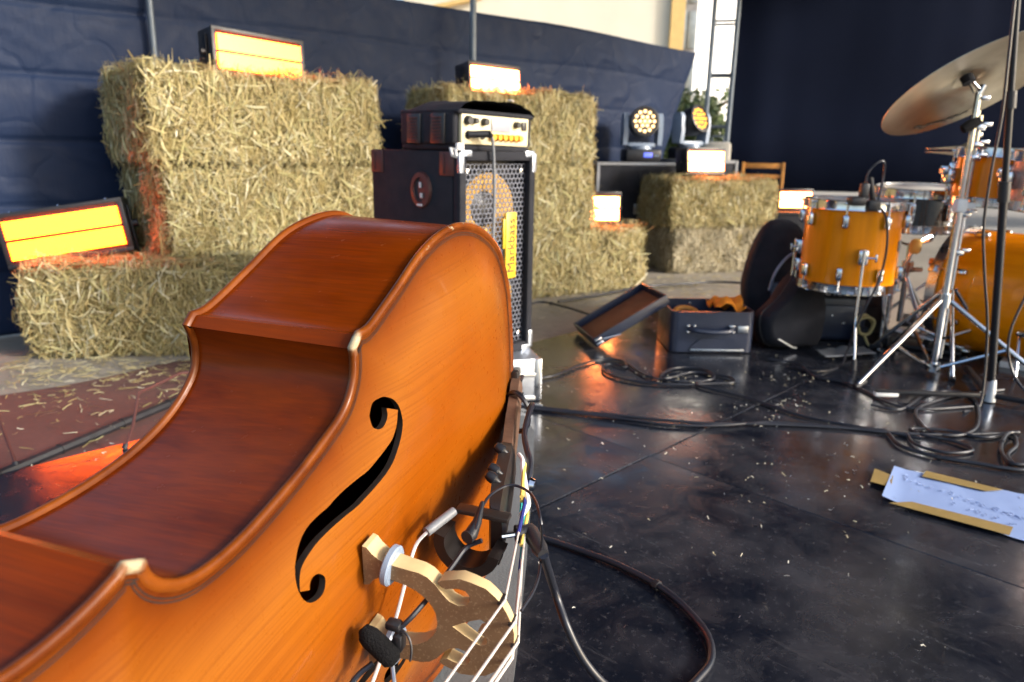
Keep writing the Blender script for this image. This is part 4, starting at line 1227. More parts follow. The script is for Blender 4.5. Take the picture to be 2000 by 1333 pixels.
def bass_drum():
    ax = Vector((0.58, -0.815, 0)).normalized()
    R, H = 0.236, 0.42
    o = thing('bass_drum', 'orange bass drum lying on its side at the right edge', 'drum', matrix=look_matrix(Vector((1.815, 2.975, R + 0.008)), ax, (0, 0, 1)))
    part('shell', 'drum_orange', o, lambda bm: lathe(bm, [(R, 0.0), (R, H)], 64))
    for z in (-0.004, H + 0.004):
        part('hoop', 'steel', o, lambda bm: lathe(bm, [(R + 0.001, z - 0.018), (R + 0.012, z - 0.018), (R + 0.012, z + 0.018), (R + 0.001, z + 0.018)], 64, closed=True))
        part('drumhead', 'drum_skin', o, lambda bm: lathe(bm, [(0, z), (R, z)], 48))
    for k in range(8):
        m = Matrix.Rotation(RAD(22 + 45 * k), 4, 'Z')
        for z, s in ((0, 1), (H, -1)):
            l = part('lug', 'chrome', o, lambda bm: rbox(bm, (R + 0.010, 0, z + s * 0.085), (0.022, 0.022, 0.055), 0.008, m))
            part('claw_rod', 'chrome', l, lambda bm: [cyl(bm, m @ Vector((R + 0.014, 0, z + s * 0.065)), m @ Vector((R + 0.014, 0, z - s * 0.02)), 0.004, n=8), rbox(bm, (R + 0.014, 0, z - s * 0.012), (0.02, 0.03, 0.03), 0.004, m)])
    for s in (-1, 1):
        part('spur', 'chrome', o, lambda bm: cyl(bm, (-R * 0.45, s * R * 0.9, H * 0.75), (-R - 0.008, s * (R + 0.06), H * 0.75 + 0.04), 0.006))
    b = thing('trim_board', 'pale trim board lying on the floor below the bass drum', 'board', (2.02, 2.58, 0.0), RAD(-40))
    part('board', 'concrete', b, lambda bm: rbox(bm, (0, 0, 0.012), (0.42, 0.10, 0.022), 0.004))
    part('edge', 'white_trim', b, lambda bm: rbox(bm, (0, -0.053, 0.012), (0.42, 0.008, 0.024), 0.002))
bass_drum()

def tom_on(name, label, loc, ax, R, H, shell, nl):
    o = thing(name, label, 'drum', matrix=look_matrix(Vector(loc), ax, (1, 0, 0)))
    drum(o, R, H, shell, nl)
    part('mount', 'chrome', o, lambda bm: [rbox(bm, (-R - 0.02, 0.02, H * .5), (0.05, 0.05, 0.06), 0.012), rbox(bm, (-R - 0.045, 0.02, H * .5 + 0.02), (0.03, 0.04, 0.035), 0.012)])
    return o
tom_on('rack_tom', 'orange rack tom mounted above the bass drum', (1.765, 2.80, 0.590), (0.05, 0.02, 1), 0.135, 0.185, 'drum_orange', 6)
tom_on('rack_tom', 'champagne pink tom at the right edge behind the microphone stand', (1.80, 2.475, 0.600), (0.03, -0.05, 1), 0.165, 0.165, 'pink_shell', 6)
def snare():
    o = thing('snare_drum', 'dark snare drum with chrome hoops on a stand beside the floor tom', 'drum', matrix=look_matrix(Vector((1.685, 3.16, 0.475)), (-0.02, -0.05, 1), (1, 0, 0)))
    drum(o, 0.165, 0.150, 'dark_shell', 8)
    st = thing('snare_stand', 'chrome snare stand with folded legs under the dark snare drum', 'stand', (1.685, 3.16, 0.0))
    part('tube', 'chrome', st, lambda bm: cyl(bm, (0, 0, 0.06), (0, 0, 0.40), 0.012))
    part('clamp', 'chrome', st, lambda bm: [rbox(bm, (0, 0, 0.30), (0.04, 0.04, 0.05), 0.008), rbox(bm, (0.03, -0.02, 0.29), (0.05, 0.012, 0.02), 0.004)])
    for a in (30, 150, 270):
        c, s = math.cos(RAD(a)), math.sin(RAD(a))
        part('arm', 'chrome', st, lambda bm: tube(bm, [(0, 0, 0.39), (c * 0.15, s * 0.15, 0.43), (c * 0.178, s * 0.178, 0.465)], 0.006, 8))
        part('leg', 'chrome', st, lambda bm: cyl(bm, (0, 0, 0.26), (c * 0.24, s * 0.24, 0.012), 0.008))
        part('rubber_foot', 'black_rubber', st, lambda bm: cyl(bm, (c * 0.225, s * 0.225, 0.03), (c * 0.25, s * 0.25, 0.0), 0.012))
snare()

def tripod(o, hub_z, foot_r, angs, mat, r=0.008, low=0.10):
    for a in angs:
        c, s = math.cos(RAD(a)), math.sin(RAD(a))
        l = part('leg', mat, o, lambda bm: [cyl(bm, (c * 0.02, s * 0.02, hub_z), (c * foot_r, s * foot_r, 0.014), r, n=10), cyl(bm, (c * 0.018, s * 0.018, low), (c * foot_r * 0.55, s * foot_r * 0.55, hub_z * 0.47), r * 0.8, n=8)])
        part('rubber_foot', 'black_rubber', l, lambda bm: cyl(bm, (c * (foot_r - 0.03), s * (foot_r - 0.03), 0.022), (c * (foot_r + 0.012), s * (foot_r + 0.012), 0.004), r * 1.35, n=10))

def cymbal():
    o = thing('cymbal_stand', 'chrome tripod cymbal stand in front of the rack toms', 'stand', (1.500, 2.54, 0.0))
    part('lower_tube', 'chrome', o, lambda bm: cyl(bm, (0, 0, 0.03), (0, 0, 0.60), 0.0125))
    part('upper_tube', 'chrome', o, lambda bm: cyl(bm, (0, 0, 0.58), (0.0, 0, 0.965), 0.0095))
    part('height_clamp', 'white_trim', o, lambda bm: [rbox(bm, (0, 0, 0.60), (0.036, 0.036, 0.045), 0.008), rbox(bm, (0.03, 0, 0.60), (0.04, 0.01, 0.02), 0.003)])
    part('hub', 'chrome', o, lambda bm: [cyl(bm, (0, 0, 0.25), (0, 0, 0.30), 0.022), cyl(bm, (0, 0, 0.02), (0, 0, 0.05), 0.024)])
    part('tilter', 'chrome', o, lambda bm: [cyl(bm, (0, 0, 0.955), (0.012, 0, 0.985), 0.010), cyl(bm, (0.01, 0, 0.965), (-0.045, -0.01, 1.005), 0.0045), rbox(bm, (0.018, -0.012, 0.945), (0.028, 0.010, 0.014), 0.004)])
    tripod(o, 0.275, 0.37, (205, 325, 85), 'chrome', 0.0085, 0.035)
    fwd = Vector((0, math.cos(RAD(14.6)), -math.sin(RAD(14.6))))
    # ride cymbal, tilted towards the drummer so that its underside shows
    n = Vector((-0.285, 0.474, 0.84)).normalized()
    c = thing('ride_cymbal', 'large bronze cymbal tilted so that its underside shows', 'cymbal', matrix=look_matrix(Vector((1.452, 2.53, 1.0)), n, (1, 0, 0)))
    R = 0.275
    part('bow', 'bronze', c, lambda bm: lathe(bm, [(0.006, 0.027), (0.03, 0.024), (0.048, 0.012), (0.056, 0.006), (0.12, 0.0), (0.20, -0.010), (R, -0.024), (R, -0.0255), (0.20, -0.0115), (0.12, -0.0015), (0.057, 0.004), (0.047, 0.010), (0.03, 0.022), (0.006, 0.025)], 96, closed=True), 60)
    part('felt', 'black_cloth', c, lambda bm: [cyl(bm, (0, 0, -0.012), (0, 0, 0.014), 0.020), cyl(bm, (0, 0, 0.028), (0, 0, 0.04), 0.018)])
    part('wing_nut', 'chrome', c, lambda bm: [cyl(bm, (0, 0, -0.05), (0, 0, 0.06), 0.004), rbox(bm, (0, 0, 0.052), (0.03, 0.006, 0.014), 0.003)])
    def marks(bm):
        rnd = random.Random(9)
        for k in range(22):
            a = RAD(60 + k * 2.1 + rnd.uniform(-.5, .5)); r = R - 0.035 + rnd.uniform(-0.006, 0.006)
            z = -0.0245 + (R - r) * 0.165 - 0.0016
            rbox(bm, (r * math.cos(a), r * math.sin(a), z), (rnd.uniform(0.005, 0.02), rnd.uniform(0.003, 0.012), 0.0006), 0, None)
    part('printed_mark', 'ebony', c, marks, None)
cymbal()

def hihat():
    o = thing('hi_hat', 'pair of thin hi-hat cymbals seen edge-on behind the rack tom', 'cymbal', (1.96, 3.30, 0.0))
    part('rod', 'chrome', o, lambda bm: cyl(bm, (0, 0, 0.03), (0, 0, 0.98), 0.008))
    for z, s in ((0.770, -1), (0.797, 1)):
        part('hi_hat_cymbal', 'bronze', o, lambda bm: lathe(bm, [(0.006, z + s * 0.024), (0.03, z + s * 0.02), (0.045, z + s * 0.008), (0.178, z - s * 0.006), (0.178, z - s * 0.0075), (0.045, z + s * 0.0065), (0.006, z + s * 0.022)], 56, closed=True))
    part('clutch', 'chrome', o, lambda bm: [cyl(bm, (0, 0, 0.815), (0, 0, 0.87), 0.013), rbox(bm, (0.018, 0, 0.85), (0.03, 0.01, 0.016), 0.003)])
    tripod(o, 0.27, 0.28, (40, 160, 280), 'chrome')
    part('pedal', 'black_metal', o, lambda bm: rbox(bm, (-0.12, -0.16, 0.05), (0.09, 0.26, 0.012), 0.004, Matrix.Rotation(RAD(-30), 4, 'Z')))
    t = thing('tom_holder', 'chrome tom holder with wing nuts behind the cymbal stand', 'stand', (1.625, 2.72, 0.0))
    part('post', 'chrome', t, lambda bm: cyl(bm, (0, 0, 0.02), (0, 0, 0.90), 0.009))
    for z in (0.86, 0.80, 0.755, 0.56, 0.42):
        part('wing_nut', 'chrome', t, lambda bm: [rbox(bm, (0, -0.006, z), (0.034, 0.03, 0.022), 0.006), rbox(bm, (0.02, -0.018, z + 0.01), (0.03, 0.008, 0.014), 0.003)])
    tripod(t, 0.28, 0.25, (250, 10, 130), 'chrome')
    k = thing('kick_pedal', 'black and chrome kick pedal between floor tom and bass drum', 'pedal', (1.66, 2.93, 0.0), RAD(55))
    part('base_plate', 'black_metal', k, lambda bm: rbox(bm, (0, 0, 0.012), (0.12, 0.30, 0.014), 0.004))
    part('footboard', 'steel', k, lambda bm: rbox(bm, (0, -0.02, 0.055), (0.085, 0.26, 0.010), 0.003, Matrix.Rotation(RAD(8), 4, 'X')))
    for s in (-1, 1):
        part('post', 'chrome', k, lambda bm: cyl(bm, (s * 0.055, 0.14, 0.01), (s * 0.055, 0.14, 0.24), 0.008))
    part('axle', 'chrome', k, lambda bm: cyl(bm, (-0.07, 0.14, 0.235), (0.07, 0.14, 0.235), 0.008))
    bt = part('beater', 'chrome', k, lambda bm: cyl(bm, (0, 0.14, 0.235), (0, 0.07, 0.40), 0.005))
    part('beater_head', 'tan_cone', bt, lambda bm: rbox(bm, (0, 0.068, 0.41), (0.05, 0.04, 0.06), 0.014))
    part('spring', 'steel', k, lambda bm: tube(bm, [(0.085 + 0.008 * math.cos(a), 0.14 + 0.008 * math.sin(a), 0.06 + a * 0.0022) for a in np.linspace(0, 62, 190)], 0.0015, 5))
    th = thing('hardware_clamp', 'small orange plastic clamp on the hardware left of the bass drum', 'clamp', (1.72, 3.03, 0.0))
    part('jaw', 'orange_cloth', th, lambda bm: [rbox(bm, (0, 0, 0.34), (0.03, 0.025, 0.03), 0.005), rbox(bm, (0.01, 0, 0.315), (0.016, 0.02, 0.02), 0.004)])
    part('arm', 'black_metal', th, lambda bm: cyl(bm, (0, 0.01, 0.01), (0, 0.01, 0.34), 0.006))
hihat()

def mic_stand():
    o = thing('microphone_stand', 'tall black microphone stand with tripod base at the right edge', 'stand', (1.532, 2.265, 0.0))
    top = Vector((1.404 - 1.532 - 0.02, -0.015, 1.26))
    bot = Vector((0, 0, 0.05))
    d = (top - bot)
    mid = bot + d * 0.50
    part('lower_tube', 'black_metal', o, lambda bm: cyl(bm, bot, mid, 0.0115))
    part('upper_tube', 'black_metal', o, lambda bm: cyl(bm, mid, bot + d * 0.72, 0.0095))
    part('boom', 'black_metal', o, lambda bm: cyl(bm, bot + d * 0.72, top, 0.009))
    part('clutch', 'black_plastic', o, lambda bm: cyl(bm, mid - d * 0.02, mid + d * 0.03, 0.017))
    part('clutch', 'black_plastic', o, lambda bm: cyl(bm, bot + d * 0.70, bot + d * 0.74, 0.016))
    part('foot_cone', 'alu', o, lambda bm: cyl(bm, (0, 0, 0.004), (0, 0, 0.075), 0.021, 0.013))
    for a, l in ((178, 0.36), (-38, 0.36), (70, 0.34)):
        c, s = math.cos(RAD(a)), math.sin(RAD(a))
        q = part('leg', 'black_metal', o, lambda bm: rbox(bm, (l / 2, 0, 0.022), (l, 0.018, 0.016), 0.005, Matrix.Rotation(RAD(a), 4, 'Z')))
        part('end_cap', 'white_trim' if a == 178 else 'black_rubber', q, lambda bm: rbox(bm, (l - 0.035, 0, 0.016), (0.075, 0.021, 0.014), 0.004, Matrix.Rotation(RAD(a), 4, 'Z')))
    mic = part('boom_microphone', 'foam', o, lambda bm: lathe(bm, [(0, 0.035), (0.014, 0.028), (0.018, 0.0), (0.014, -0.028), (0, -0.035)], 16, Matrix.Translation((-0.055, 0.25, 0.86)) @ Matrix.Rotation(RAD(60), 4, 'Y')))
    part('cable', 'cable', o, lambda bm: tube(bm, catmull([bot + d * 0.97 + Vector((-0.012, -0.01, 0)), bot + d * 0.8 + Vector((-0.022, -0.012, 0)), bot + d * 0.68 + Vector((-0.03, -0.012, 0)), bot + d * 0.55 + Vector((-0.05, -0.012, 0)), bot + d * 0.42 + Vector((-0.062, -0.012, 0)), bot + d * 0.3 + Vector((-0.05, -0.012, 0)), bot + d * 0.15 + Vector((-0.03, -0.012, 0)), Vector((-0.05, -0.04, 0.01)), Vector((-0.15, -0.12, 0.006))], 6), 0.0042, 8))
    part('stand_holder', 'white_trim', o, lambda bm: rbox(bm, tuple(bot + d * 0.955 + Vector((-0.02, 0, 0.0))), (0.04, 0.02, 0.025), 0.006))
    c2 = thing('hanging_cable', 'black cable hanging down in front of the bass drum', 'cable', (1.66, 2.34, 0.0))
    part('lead', 'cable', c2, lambda bm: tube(bm, catmull([(-0.02, 0.0, 1.2), (0.01, 0.02, 0.8), (0.03, 0.02, 0.52), (0.0, 0.02, 0.36), (-0.035, 0.02, 0.2), (-0.01, 0.01, 0.08), (0.03, -0.06, 0.006), (0.1, -0.1, 0.006)], 6), 0.0042, 8))
    part('cable_tie', 'black_plastic', c2, lambda bm: cyl(bm, (0.03, 0.02, 0.515), (0.03, 0.02, 0.525), 0.007))
mic_stand()

def chair():
    o = thing('folding_chair', 'wooden slatted folding chair in front of the black curtain', 'chair', (2.20, 6.75, 0.03), RAD(-14))
    for s in (-1, 1):
        part('back_post', 'wood_chair', o, lambda bm: rbox(bm, (s * 0.17, 0.0, 0.32), (0.025, 0.035, 0.66), 0.005, Matrix.Rotation(RAD(-8), 4, 'X')))
        part('leg', 'wood_chair', o, lambda bm: rbox(bm, (s * 0.145, -0.08, 0.20), (0.025, 0.03, 0.42), 0.005, Matrix.Rotation(RAD(20), 4, 'X')))
    for z in (0.44, 0.53, 0.62):
        part('slat', 'wood_chair', o, lambda bm: rbox(bm, (0, 0.0, z), (0.34, 0.014, 0.045 if z > .6 else 0.03), 0.004, Matrix.Rotation(RAD(-8), 4, 'X')))
    for k in range(5):
        part('slat', 'wood_chair', o, lambda bm: rbox(bm, (0, -0.06 - 0.06 * k, 0.36), (0.34, 0.045, 0.014), 0.004))
chair()

# ================================================================== PAPER, CABLES, MAT
def paper():
    P = [(0.9650, 1.7290, 0.0010), (0.8530, 1.5590, 0.0010), (1.0490, 1.3710, 0.0010), (1.1130, 1.3650, 0.0010), (1.2380, 1.5430, 0.0010), (1.1770, 1.5740, 0.0010), (1.0390, 1.6670, 0.0010)]
    o = thing('set_list', 'handwritten white sheet taped to the black stage floor', 'paper', (P[0][0], P[0][1], 0.0))
    ox, oy = P[0][0], P[0][1]
    def sheet(bm):
        n = 8
        a, b, c, d = [Vector(p) for p in (P[0], P[1], [(1.1030, 1.3290, 0.0010)][0], [(1.2620, 1.5510, 0.0010)][0])]
        vv = {}
        for i in range(25):
            for j in range(n + 1):
                s, t = i / 24, j / n
                q = (a * (1 - s) + d * s) * (1 - t) + (b * (1 - s) + c * s) * t
                vv[i, j] = bm.verts.new((q.x - ox, q.y - oy, 0.0022 + 0.003 * abs(noise.noise(Vector((s * 4, t * 2, 0)))) + 0.005 * max(0, 0.08 - s) / 0.08))
        for i in range(24):
            for j in range(n):
                bm.faces.new((vv[i, j], vv[i + 1, j], vv[i + 1, j + 1], vv[i, j + 1]))
    part('sheet', 'paper', o, sheet, 180)
    def writing(bm):
        rnd = random.Random(2)
        L = [Vector(p) for p in [(0.9490, 1.6550, 0.0000), (0.9780, 1.6230, 0.0000), (1.0160, 1.5810, 0.0000), (1.0500, 1.5390, 0.0000), (1.0810, 1.4960, 0.0000), (1.1100, 1.4580, 0.0000)]]
        dirv = (L[-1] - L[0]).normalized(); up = Vector((-dirv.y, dirv.x, 0))
        for row, off in ((0, 0.0), (1, -0.045)):
            x = 0.0 if row == 0 else 0.13
            while x < (L[-1] - L[0]).length:
                h = rnd.uniform(0.008, 0.022) if row or x > 0.01 else 0.035
                p = L[0] + dirv * x + up * off
                q = [p + dirv * rnd.uniform(-0.006, 0.008) + up * h * t for t in (0, 0.35, 0.7, 1)]
                tube(bm, [(w.x - ox, w.y - oy, 0.0056) for w in q], 0.0008, 4)
                x += rnd.uniform(0.009, 0.022) + (0.018 if rnd.random() < 0.2 else 0)
    part('handwriting', 'ink', o, writing, kind='stuff')
    for px, z in (("1708,920 1744,935 1740,957 1700,946", 0.0062), ("1808,925 1800,936 1925,965 1958,962", 0.0066), ("1735,988 1780,986 1978,1036 1970,1052", 0.0068)):
        q = GP_DYN[px]
        part('tape', 'tape', o, lambda bm: prism(bm, [(p[0] - ox, p[1] - oy) for p in q], z, z + 0.0006), None)
GP_DYN = {
 "1708,920 1744,935 1740,957 1700,946": [(0.9080, 1.7120, 0.0000), (0.9330, 1.6690, 0.0000), (0.8970, 1.6060, 0.0000), (0.8620, 1.6350, 0.0000)],
 "1808,925 1800,936 1925,965 1958,962": [(1.0310, 1.7020, 0.0000), (1.0030, 1.6690, 0.0000), (1.1120, 1.5930, 0.0000), (1.1580, 1.6020, 0.0000)],
 "1735,988 1780,986 1978,1036 1970,1052": [(0.8510, 1.5240, 0.0000), (0.9070, 1.5310, 0.0000), (1.0640, 1.4210, 0.0000), (1.0330, 1.3860, 0.0000)],
}
paper()

def floor_cable(label, pts, r=0.0045, z=None, mat='cable', k=6):
    o = thing('floor_cable', label, 'cable', (pts[0][0], pts[0][1], 0.0))
    rnd = random.Random(len(label))
    q = [Vector((p[0] - pts[0][0], p[1] - pts[0][1], max(r, p[2]) + 0.0008)) for p in pts]
    c = catmull(q, k)
    part('lead', mat, o, lambda bm: tube(bm, c, r, 8), 60)
    m = len(c) // 3
    part('cable_tie', 'black_plastic', o, lambda bm: cyl(bm, c[m], c[m] + (c[m + 1] - c[m]).normalized() * 0.01, r * 1.5, n=8))
    return o
floor_cable('long black cable running straight across the floor from the silver case', [(0.0500, 2.1350, 0.0050), (0.1570, 2.0990, 0.0050), (0.3060, 2.0630, 0.0050), (0.4490, 2.0280, 0.0050), (0.5640, 2.0080, 0.0050), (0.6680, 2.0130, 0.0050), (0.8270, 2.0050, 0.0050), (0.9670, 1.9870, 0.0050), (1.0700, 1.9610, 0.0050), (1.2240, 1.9530, 0.0050), (1.4420, 1.9780, 0.0050)])
floor_cable('shorter black cable lying just in front of the long straight one', [(0.0420, 2.1120, 0.0050), (0.1710, 2.0820, 0.0050), (0.3170, 2.0380, 0.0050), (0.4430, 1.9940, 0.0050), (0.5890, 1.9930, 0.0050), (0.7460, 2.0250, 0.0050), (0.9160, 2.0050, 0.0050), (1.0470, 1.9710, 0.0050), (1.1340, 1.9180, 0.0050)])
floor_cable('black cable looping in front of the lid of the open case', [(0.0720, 2.4100, 0.0050), (0.1430, 2.4440, 0.0050), (0.2420, 2.5740, 0.0050), (0.3350, 2.6600, 0.0050), (0.4090, 2.6440, 0.0050), (0.4110, 2.5640, 0.0050), (0.3660, 2.6010, 0.0050), (0.3310, 2.5720, 0.0050), (0.3290, 2.4970, 0.0050), (0.3860, 2.4170, 0.0050), (0.4840, 2.3770, 0.0050), (0.5850, 2.3720, 0.0050), (0.6750, 2.3880, 0.0050), (0.7520, 2.4030, 0.0050), (0.7560, 2.4620, 0.0050), (0.6870, 2.5060, 0.0050)])
floor_cable('black cable lying in flat coils in front of the open case', [(0.4220, 2.6040, 0.0050), (0.4670, 2.4630, 0.0050), (0.5300, 2.4370, 0.0050), (0.6350, 2.5150, 0.0050), (0.6940, 2.4940, 0.0050), (0.6870, 2.4340, 0.0050), (0.5750, 2.4050, 0.0050), (0.5140, 2.4470, 0.0050), (0.5700, 2.5490, 0.0050), (0.6410, 2.5780, 0.0050), (0.6930, 2.5430, 0.0050), (0.7020, 2.4580, 0.0050), (0.6200, 2.3740, 0.0050), (0.7010, 2.2920, 0.0050), (0.7750, 2.2110, 0.0050), (0.8590, 2.0910, 0.0050), (0.9770, 2.0120, 0.0050), (1.0630, 1.9760, 0.0050)])
floor_cable('tangled black cable looping to the left of the microphone stand base', [(1.1210, 2.1950, 0.0050), (1.2000, 2.1620, 0.0050), (1.3660, 2.3180, 0.0050), (1.4790, 2.3450, 0.0050), (1.4800, 2.2480, 0.0050), (1.3620, 2.0390, 0.0050), (1.2680, 1.9550, 0.0050), (1.1990, 1.9590, 0.0050), (1.1940, 2.0310, 0.0050), (1.2490, 2.1640, 0.0050), (1.3880, 2.2680, 0.0050), (1.5010, 2.3250, 0.0050), (1.6520, 2.3760, 0.0050)])
floor_cable('tangled black cable in wide flat loops above the paper sheet', [(1.0580, 1.9500, 0.0060), (1.0490, 1.8610, 0.0060), (1.1070, 1.7920, 0.0060), (1.1790, 1.7570, 0.0060), (1.2390, 1.7280, 0.0060), (1.2990, 1.7210, 0.0060), (1.4060, 1.7820, 0.0060)], 0.0055)
floor_cable('thin black cable in the tangle right of the long cables', [(1.1110, 1.9550, 0.0050), (1.0960, 1.8730, 0.0050), (1.1510, 1.8230, 0.0050), (1.2310, 1.8440, 0.0050), (1.2130, 1.9070, 0.0050), (1.1510, 1.9490, 0.0050), (1.1460, 1.9960, 0.0050), (1.2420, 1.9850, 0.0050), (1.3160, 1.9380, 0.0050), (1.4090, 1.9610, 0.0050), (1.3740, 1.8850, 0.0050), (1.3040, 1.8130, 0.0050), (1.2910, 1.7480, 0.0050), (1.3800, 1.7830, 0.0050)])
floor_cable('black cable curving round the foot of the microphone stand', [(1.4310, 1.9640, 0.0120), (1.3910, 1.9510, 0.0120), (1.3140, 1.8590, 0.0120), (1.2730, 1.7790, 0.0120), (1.2760, 1.7380, 0.0120), (1.3540, 1.7470, 0.0120)], 0.005)
floor_cable('black cable running past the legs of the floor tom', [(0.9700, 2.7070, 0.0050), (1.0630, 2.6440, 0.0050), (1.0630, 2.4970, 0.0050), (1.1400, 2.4260, 0.0050), (1.1730, 2.3070, 0.0050), (1.1920, 2.2080, 0.0050), (1.2650, 2.1650, 0.0050), (1.4420, 2.1980, 0.0050)])
floor_cable('grey cable lying on the pavement below the right hay bales', [(0.2320, 3.7120, -0.0140), (0.4950, 3.9490, -0.0140), (0.7580, 4.1970, -0.0140), (0.9860, 4.3000, -0.0140), (1.2200, 4.3890, -0.0140), (1.4200, 4.3410, -0.0140), (1.5920, 4.2280, -0.0140)], 0.007)
floor_cable('black cable crossing the pavement towards the open case', [(0.0740, 3.6240, -0.0140), (0.1530, 3.7050, -0.0140), (0.2740, 3.5690, -0.0140), (0.3830, 3.3980, -0.0140), (0.4610, 3.2610, -0.0140)], 0.006)
floor_cable('thick black instrument cable curving in a big loop on the near floor', [(0.0170, 1.3630, 0.0070), (0.0680, 1.3400, 0.0070), (0.1560, 1.2850, 0.0070), (0.2260, 1.2280, 0.0070), (0.2800, 1.1640, 0.0070), (0.3100, 1.0980, 0.0070), (0.3240, 1.0370, 0.0070), (0.3140, 0.9810, 0.0070), (0.2860, 0.9410, 0.0070), (0.2430, 0.8970, 0.0070), (0.1860, 0.8620, 0.0070), (0.1350, 0.8510, 0.0070)], 0.0062)

dct = thing('cable_duct', 'black cable duct strip lying along the left stage edge', 'duct', (0, 0, 0))
ST = [(-1.2320, 1.5460, -0.0180), (-1.2080, 1.6150, -0.0180), (-1.1550, 1.7720, -0.0180), (-1.0930, 1.9600, -0.0180), (-1.0370, 2.1250, -0.0180), (-0.9770, 2.3270, -0.0180)]
part('strip', 'black_rubber', dct, lambda bm: tube(bm, [Vector(p) + Vector((0, 0, 0.012)) for p in ST], 0.013, 8))
for k in range(1, 5):
    part('joint', 'black_plastic', dct, lambda bm: tube(bm, [Vector(ST[k]) + Vector((0, 0, 0.012)), Vector(ST[k]) * 0.985 + Vector(ST[k - 1]) * 0.015 + Vector((0, 0, 0.012))], 0.0155, 8))
wr = thing('bent_wire', 'thin dark bent wire sticking up from the duct beside the bass', 'wire', (0, 0, 0))
W0 = [(-0.9880, 1.7670, 0.0000)][0]
part('wire', 'red_brown', wr, lambda bm: tube(bm, [Vector(W0), Vector(W0) + Vector((0.012, 0.03, 0.05)), Vector(W0) + Vector((0.02, 0.06, 0.13)), Vector(W0) + Vector((0.09, 0.16, 0.155)), Vector(W0) + Vector((0.22, 0.24, 0.15))], 0.004, 6))
part('tip', 'black_rubber', wr, lambda bm: cyl(bm, Vector(W0), Vector(W0) + Vector((0.002, 0.006, 0.012)), 0.007))
w2 = thing('thin_rod', 'thin dark rod leaning at the far left of the pavement', 'rod', (0, 0, 0))
R0 = [(-1.1920, 1.6540, 0.0000)][0]
part('rod', 'red_brown', w2, lambda bm: tube(bm, [Vector(R0), Vector(R0) + Vector((-0.06, 0.06, 0.06)), Vector(R0) + Vector((-0.12, 0.12, 0.13))], 0.004, 6))
part('tip', 'black_rubber', w2, lambda bm: cyl(bm, Vector(R0), Vector(R0) + Vector((-0.004, 0.004, 0.008)), 0.007))
bt = thing('blue_tape_line', 'worn blue tape line on the reddish pavement at the left', 'tape', (0, 0, 0))
BT = [(-1.3610, 1.8850, -0.0190), (-1.3300, 1.9240, -0.0190), (-1.2650, 2.0070, -0.0190), (-1.2010, 2.0520, -0.0190), (-1.1490, 2.0990, -0.0190), (-1.0770, 2.1770, -0.0190), (-1.0000, 2.2600, -0.0190)]
for k in (0, 1, 3, 4, 5):
    a, b = Vector(BT[k]), Vector(BT[k + 1])
    n_ = Vector((-(b - a).y, (b - a).x, 0)).normalized() * 0.010
    bm_ = bmesh.new()
    q = [bm_.verts.new(v) for v in (a - n_, b * 0.94 + a * 0.06 - n_ * 0.8, b * 0.94 + a * 0.06 + n_ * 0.9, a + n_)]
    bm_.faces.new(q)
    obj('strip', bm_, 'blue_tape', bt)

def mat_under():
    bm = bmesh.new()
    P = [(-0.62, 2.05), (0.040, 2.05), (0.066, 1.93), (0.060, 1.75), (0.048, 1.5), (0.034, 1.25), (0.018, 1.02), (0.0, 0.80), (-0.03, 0.55), (-0.7, 0.55)]
    prism(bm, P, 0.0006, 0.0045)
    o = obj('grey_mat', bm, 'grey_mat')
    tag(o, 'flat grey mat on the stage floor under the double bass', 'mat')
mat_under()

# ================================================================== DOUBLE BASS
# local axes: x across the body (up, as it lies on its side), y along the body from tail to neck, z out of the front
BX = Vector((0.00313457, -0.10793538, 0.99415297))
BY = Vector((-0.31251349, -0.94446902, -0.10155583))
BZ = Vector((0.94990815, -0.31036788, -0.03669176))
BASS = axis_matrix((-0.0173, 1.1379, 0.3637), BX, BY, BZ)

def smooth_chunks(half, n):
    """half: dict of point lists (y, x); returns closed outline [(x, y)] with n points per chunk"""
    tail = half['tail']; c = half['c']; neck = half['neck']
    mir = lambda L: [(u, -v) for u, v in L[::-1]]
    loops = [mir(tail)[:-1] + tail if tail[0][1] == 0 else None, c, neck + mir(neck)[1:], mir(c)]
    out = []
    for L, m in zip(loops, n):
        pts = catmull([Vector((v, u, 0)) for u, v in L], 8)
        # resample evenly
        d = [0]
        for a, b in zip(pts[:-1], pts[1:]):
            d.append(d[-1] + (b - a).length)
        for k in range(m):
            t = d[-1] * k / (m - 1); i = max(0, min(len(d) - 2, int(np.searchsorted(d, t)) - 1))
            f = (t - d[i]) / max(1e-9, d[i + 1] - d[i])
            q = pts[i].lerp(pts[i + 1], f)
            out.append((q.x, q.y))
    return out

FRONT = dict(
    tail=[(-.062, 0), (-.060, .06), (-.051, .12), (-.032, .19), (.015, .259), (.09, .305), (.164, .326), (.228, .327), (.286, .315), (.338, .294), (.38, .278), (.407, .269), (.427, .269)],
    c=[(.443, .257), (.442, .24), (.447, .220), (.466, .2), (.513, .184), (.563, .172), (.62, .163), (.66, .163), (.684, .168), (.703, .18), (.713, .193), (.716, .206)],
    neck=[(.732, .215), (.740, .211), (.768, .205), (.80, .203), (.83, .207), (.88, .224), (.93, .243), (.975, .25), (1.02, .238), (1.06, .195), (1.085, .12), (1.098, .05), (1.10, 0)])
BACK = dict(
    tail=[(-.060, 0), (-.058, .06), (-.050, .12), (-.032, .19), (.013, .257), (.08, .302), (.145, .321), (.241, .317), (.327, .288), (.376, .271), (.405, .263), (.425, .263)],
    c=[(.438, .252), (.432, .235), (.431, .217), (.441, .194), (.476, .169), (.527, .153), (.589, .147), (.650, .150), (.684, .158), (.703, .172), (.713, .187), (.716, .203)],
    neck=FRONT['neck'])
NCH = (150, 64, 110, 64)
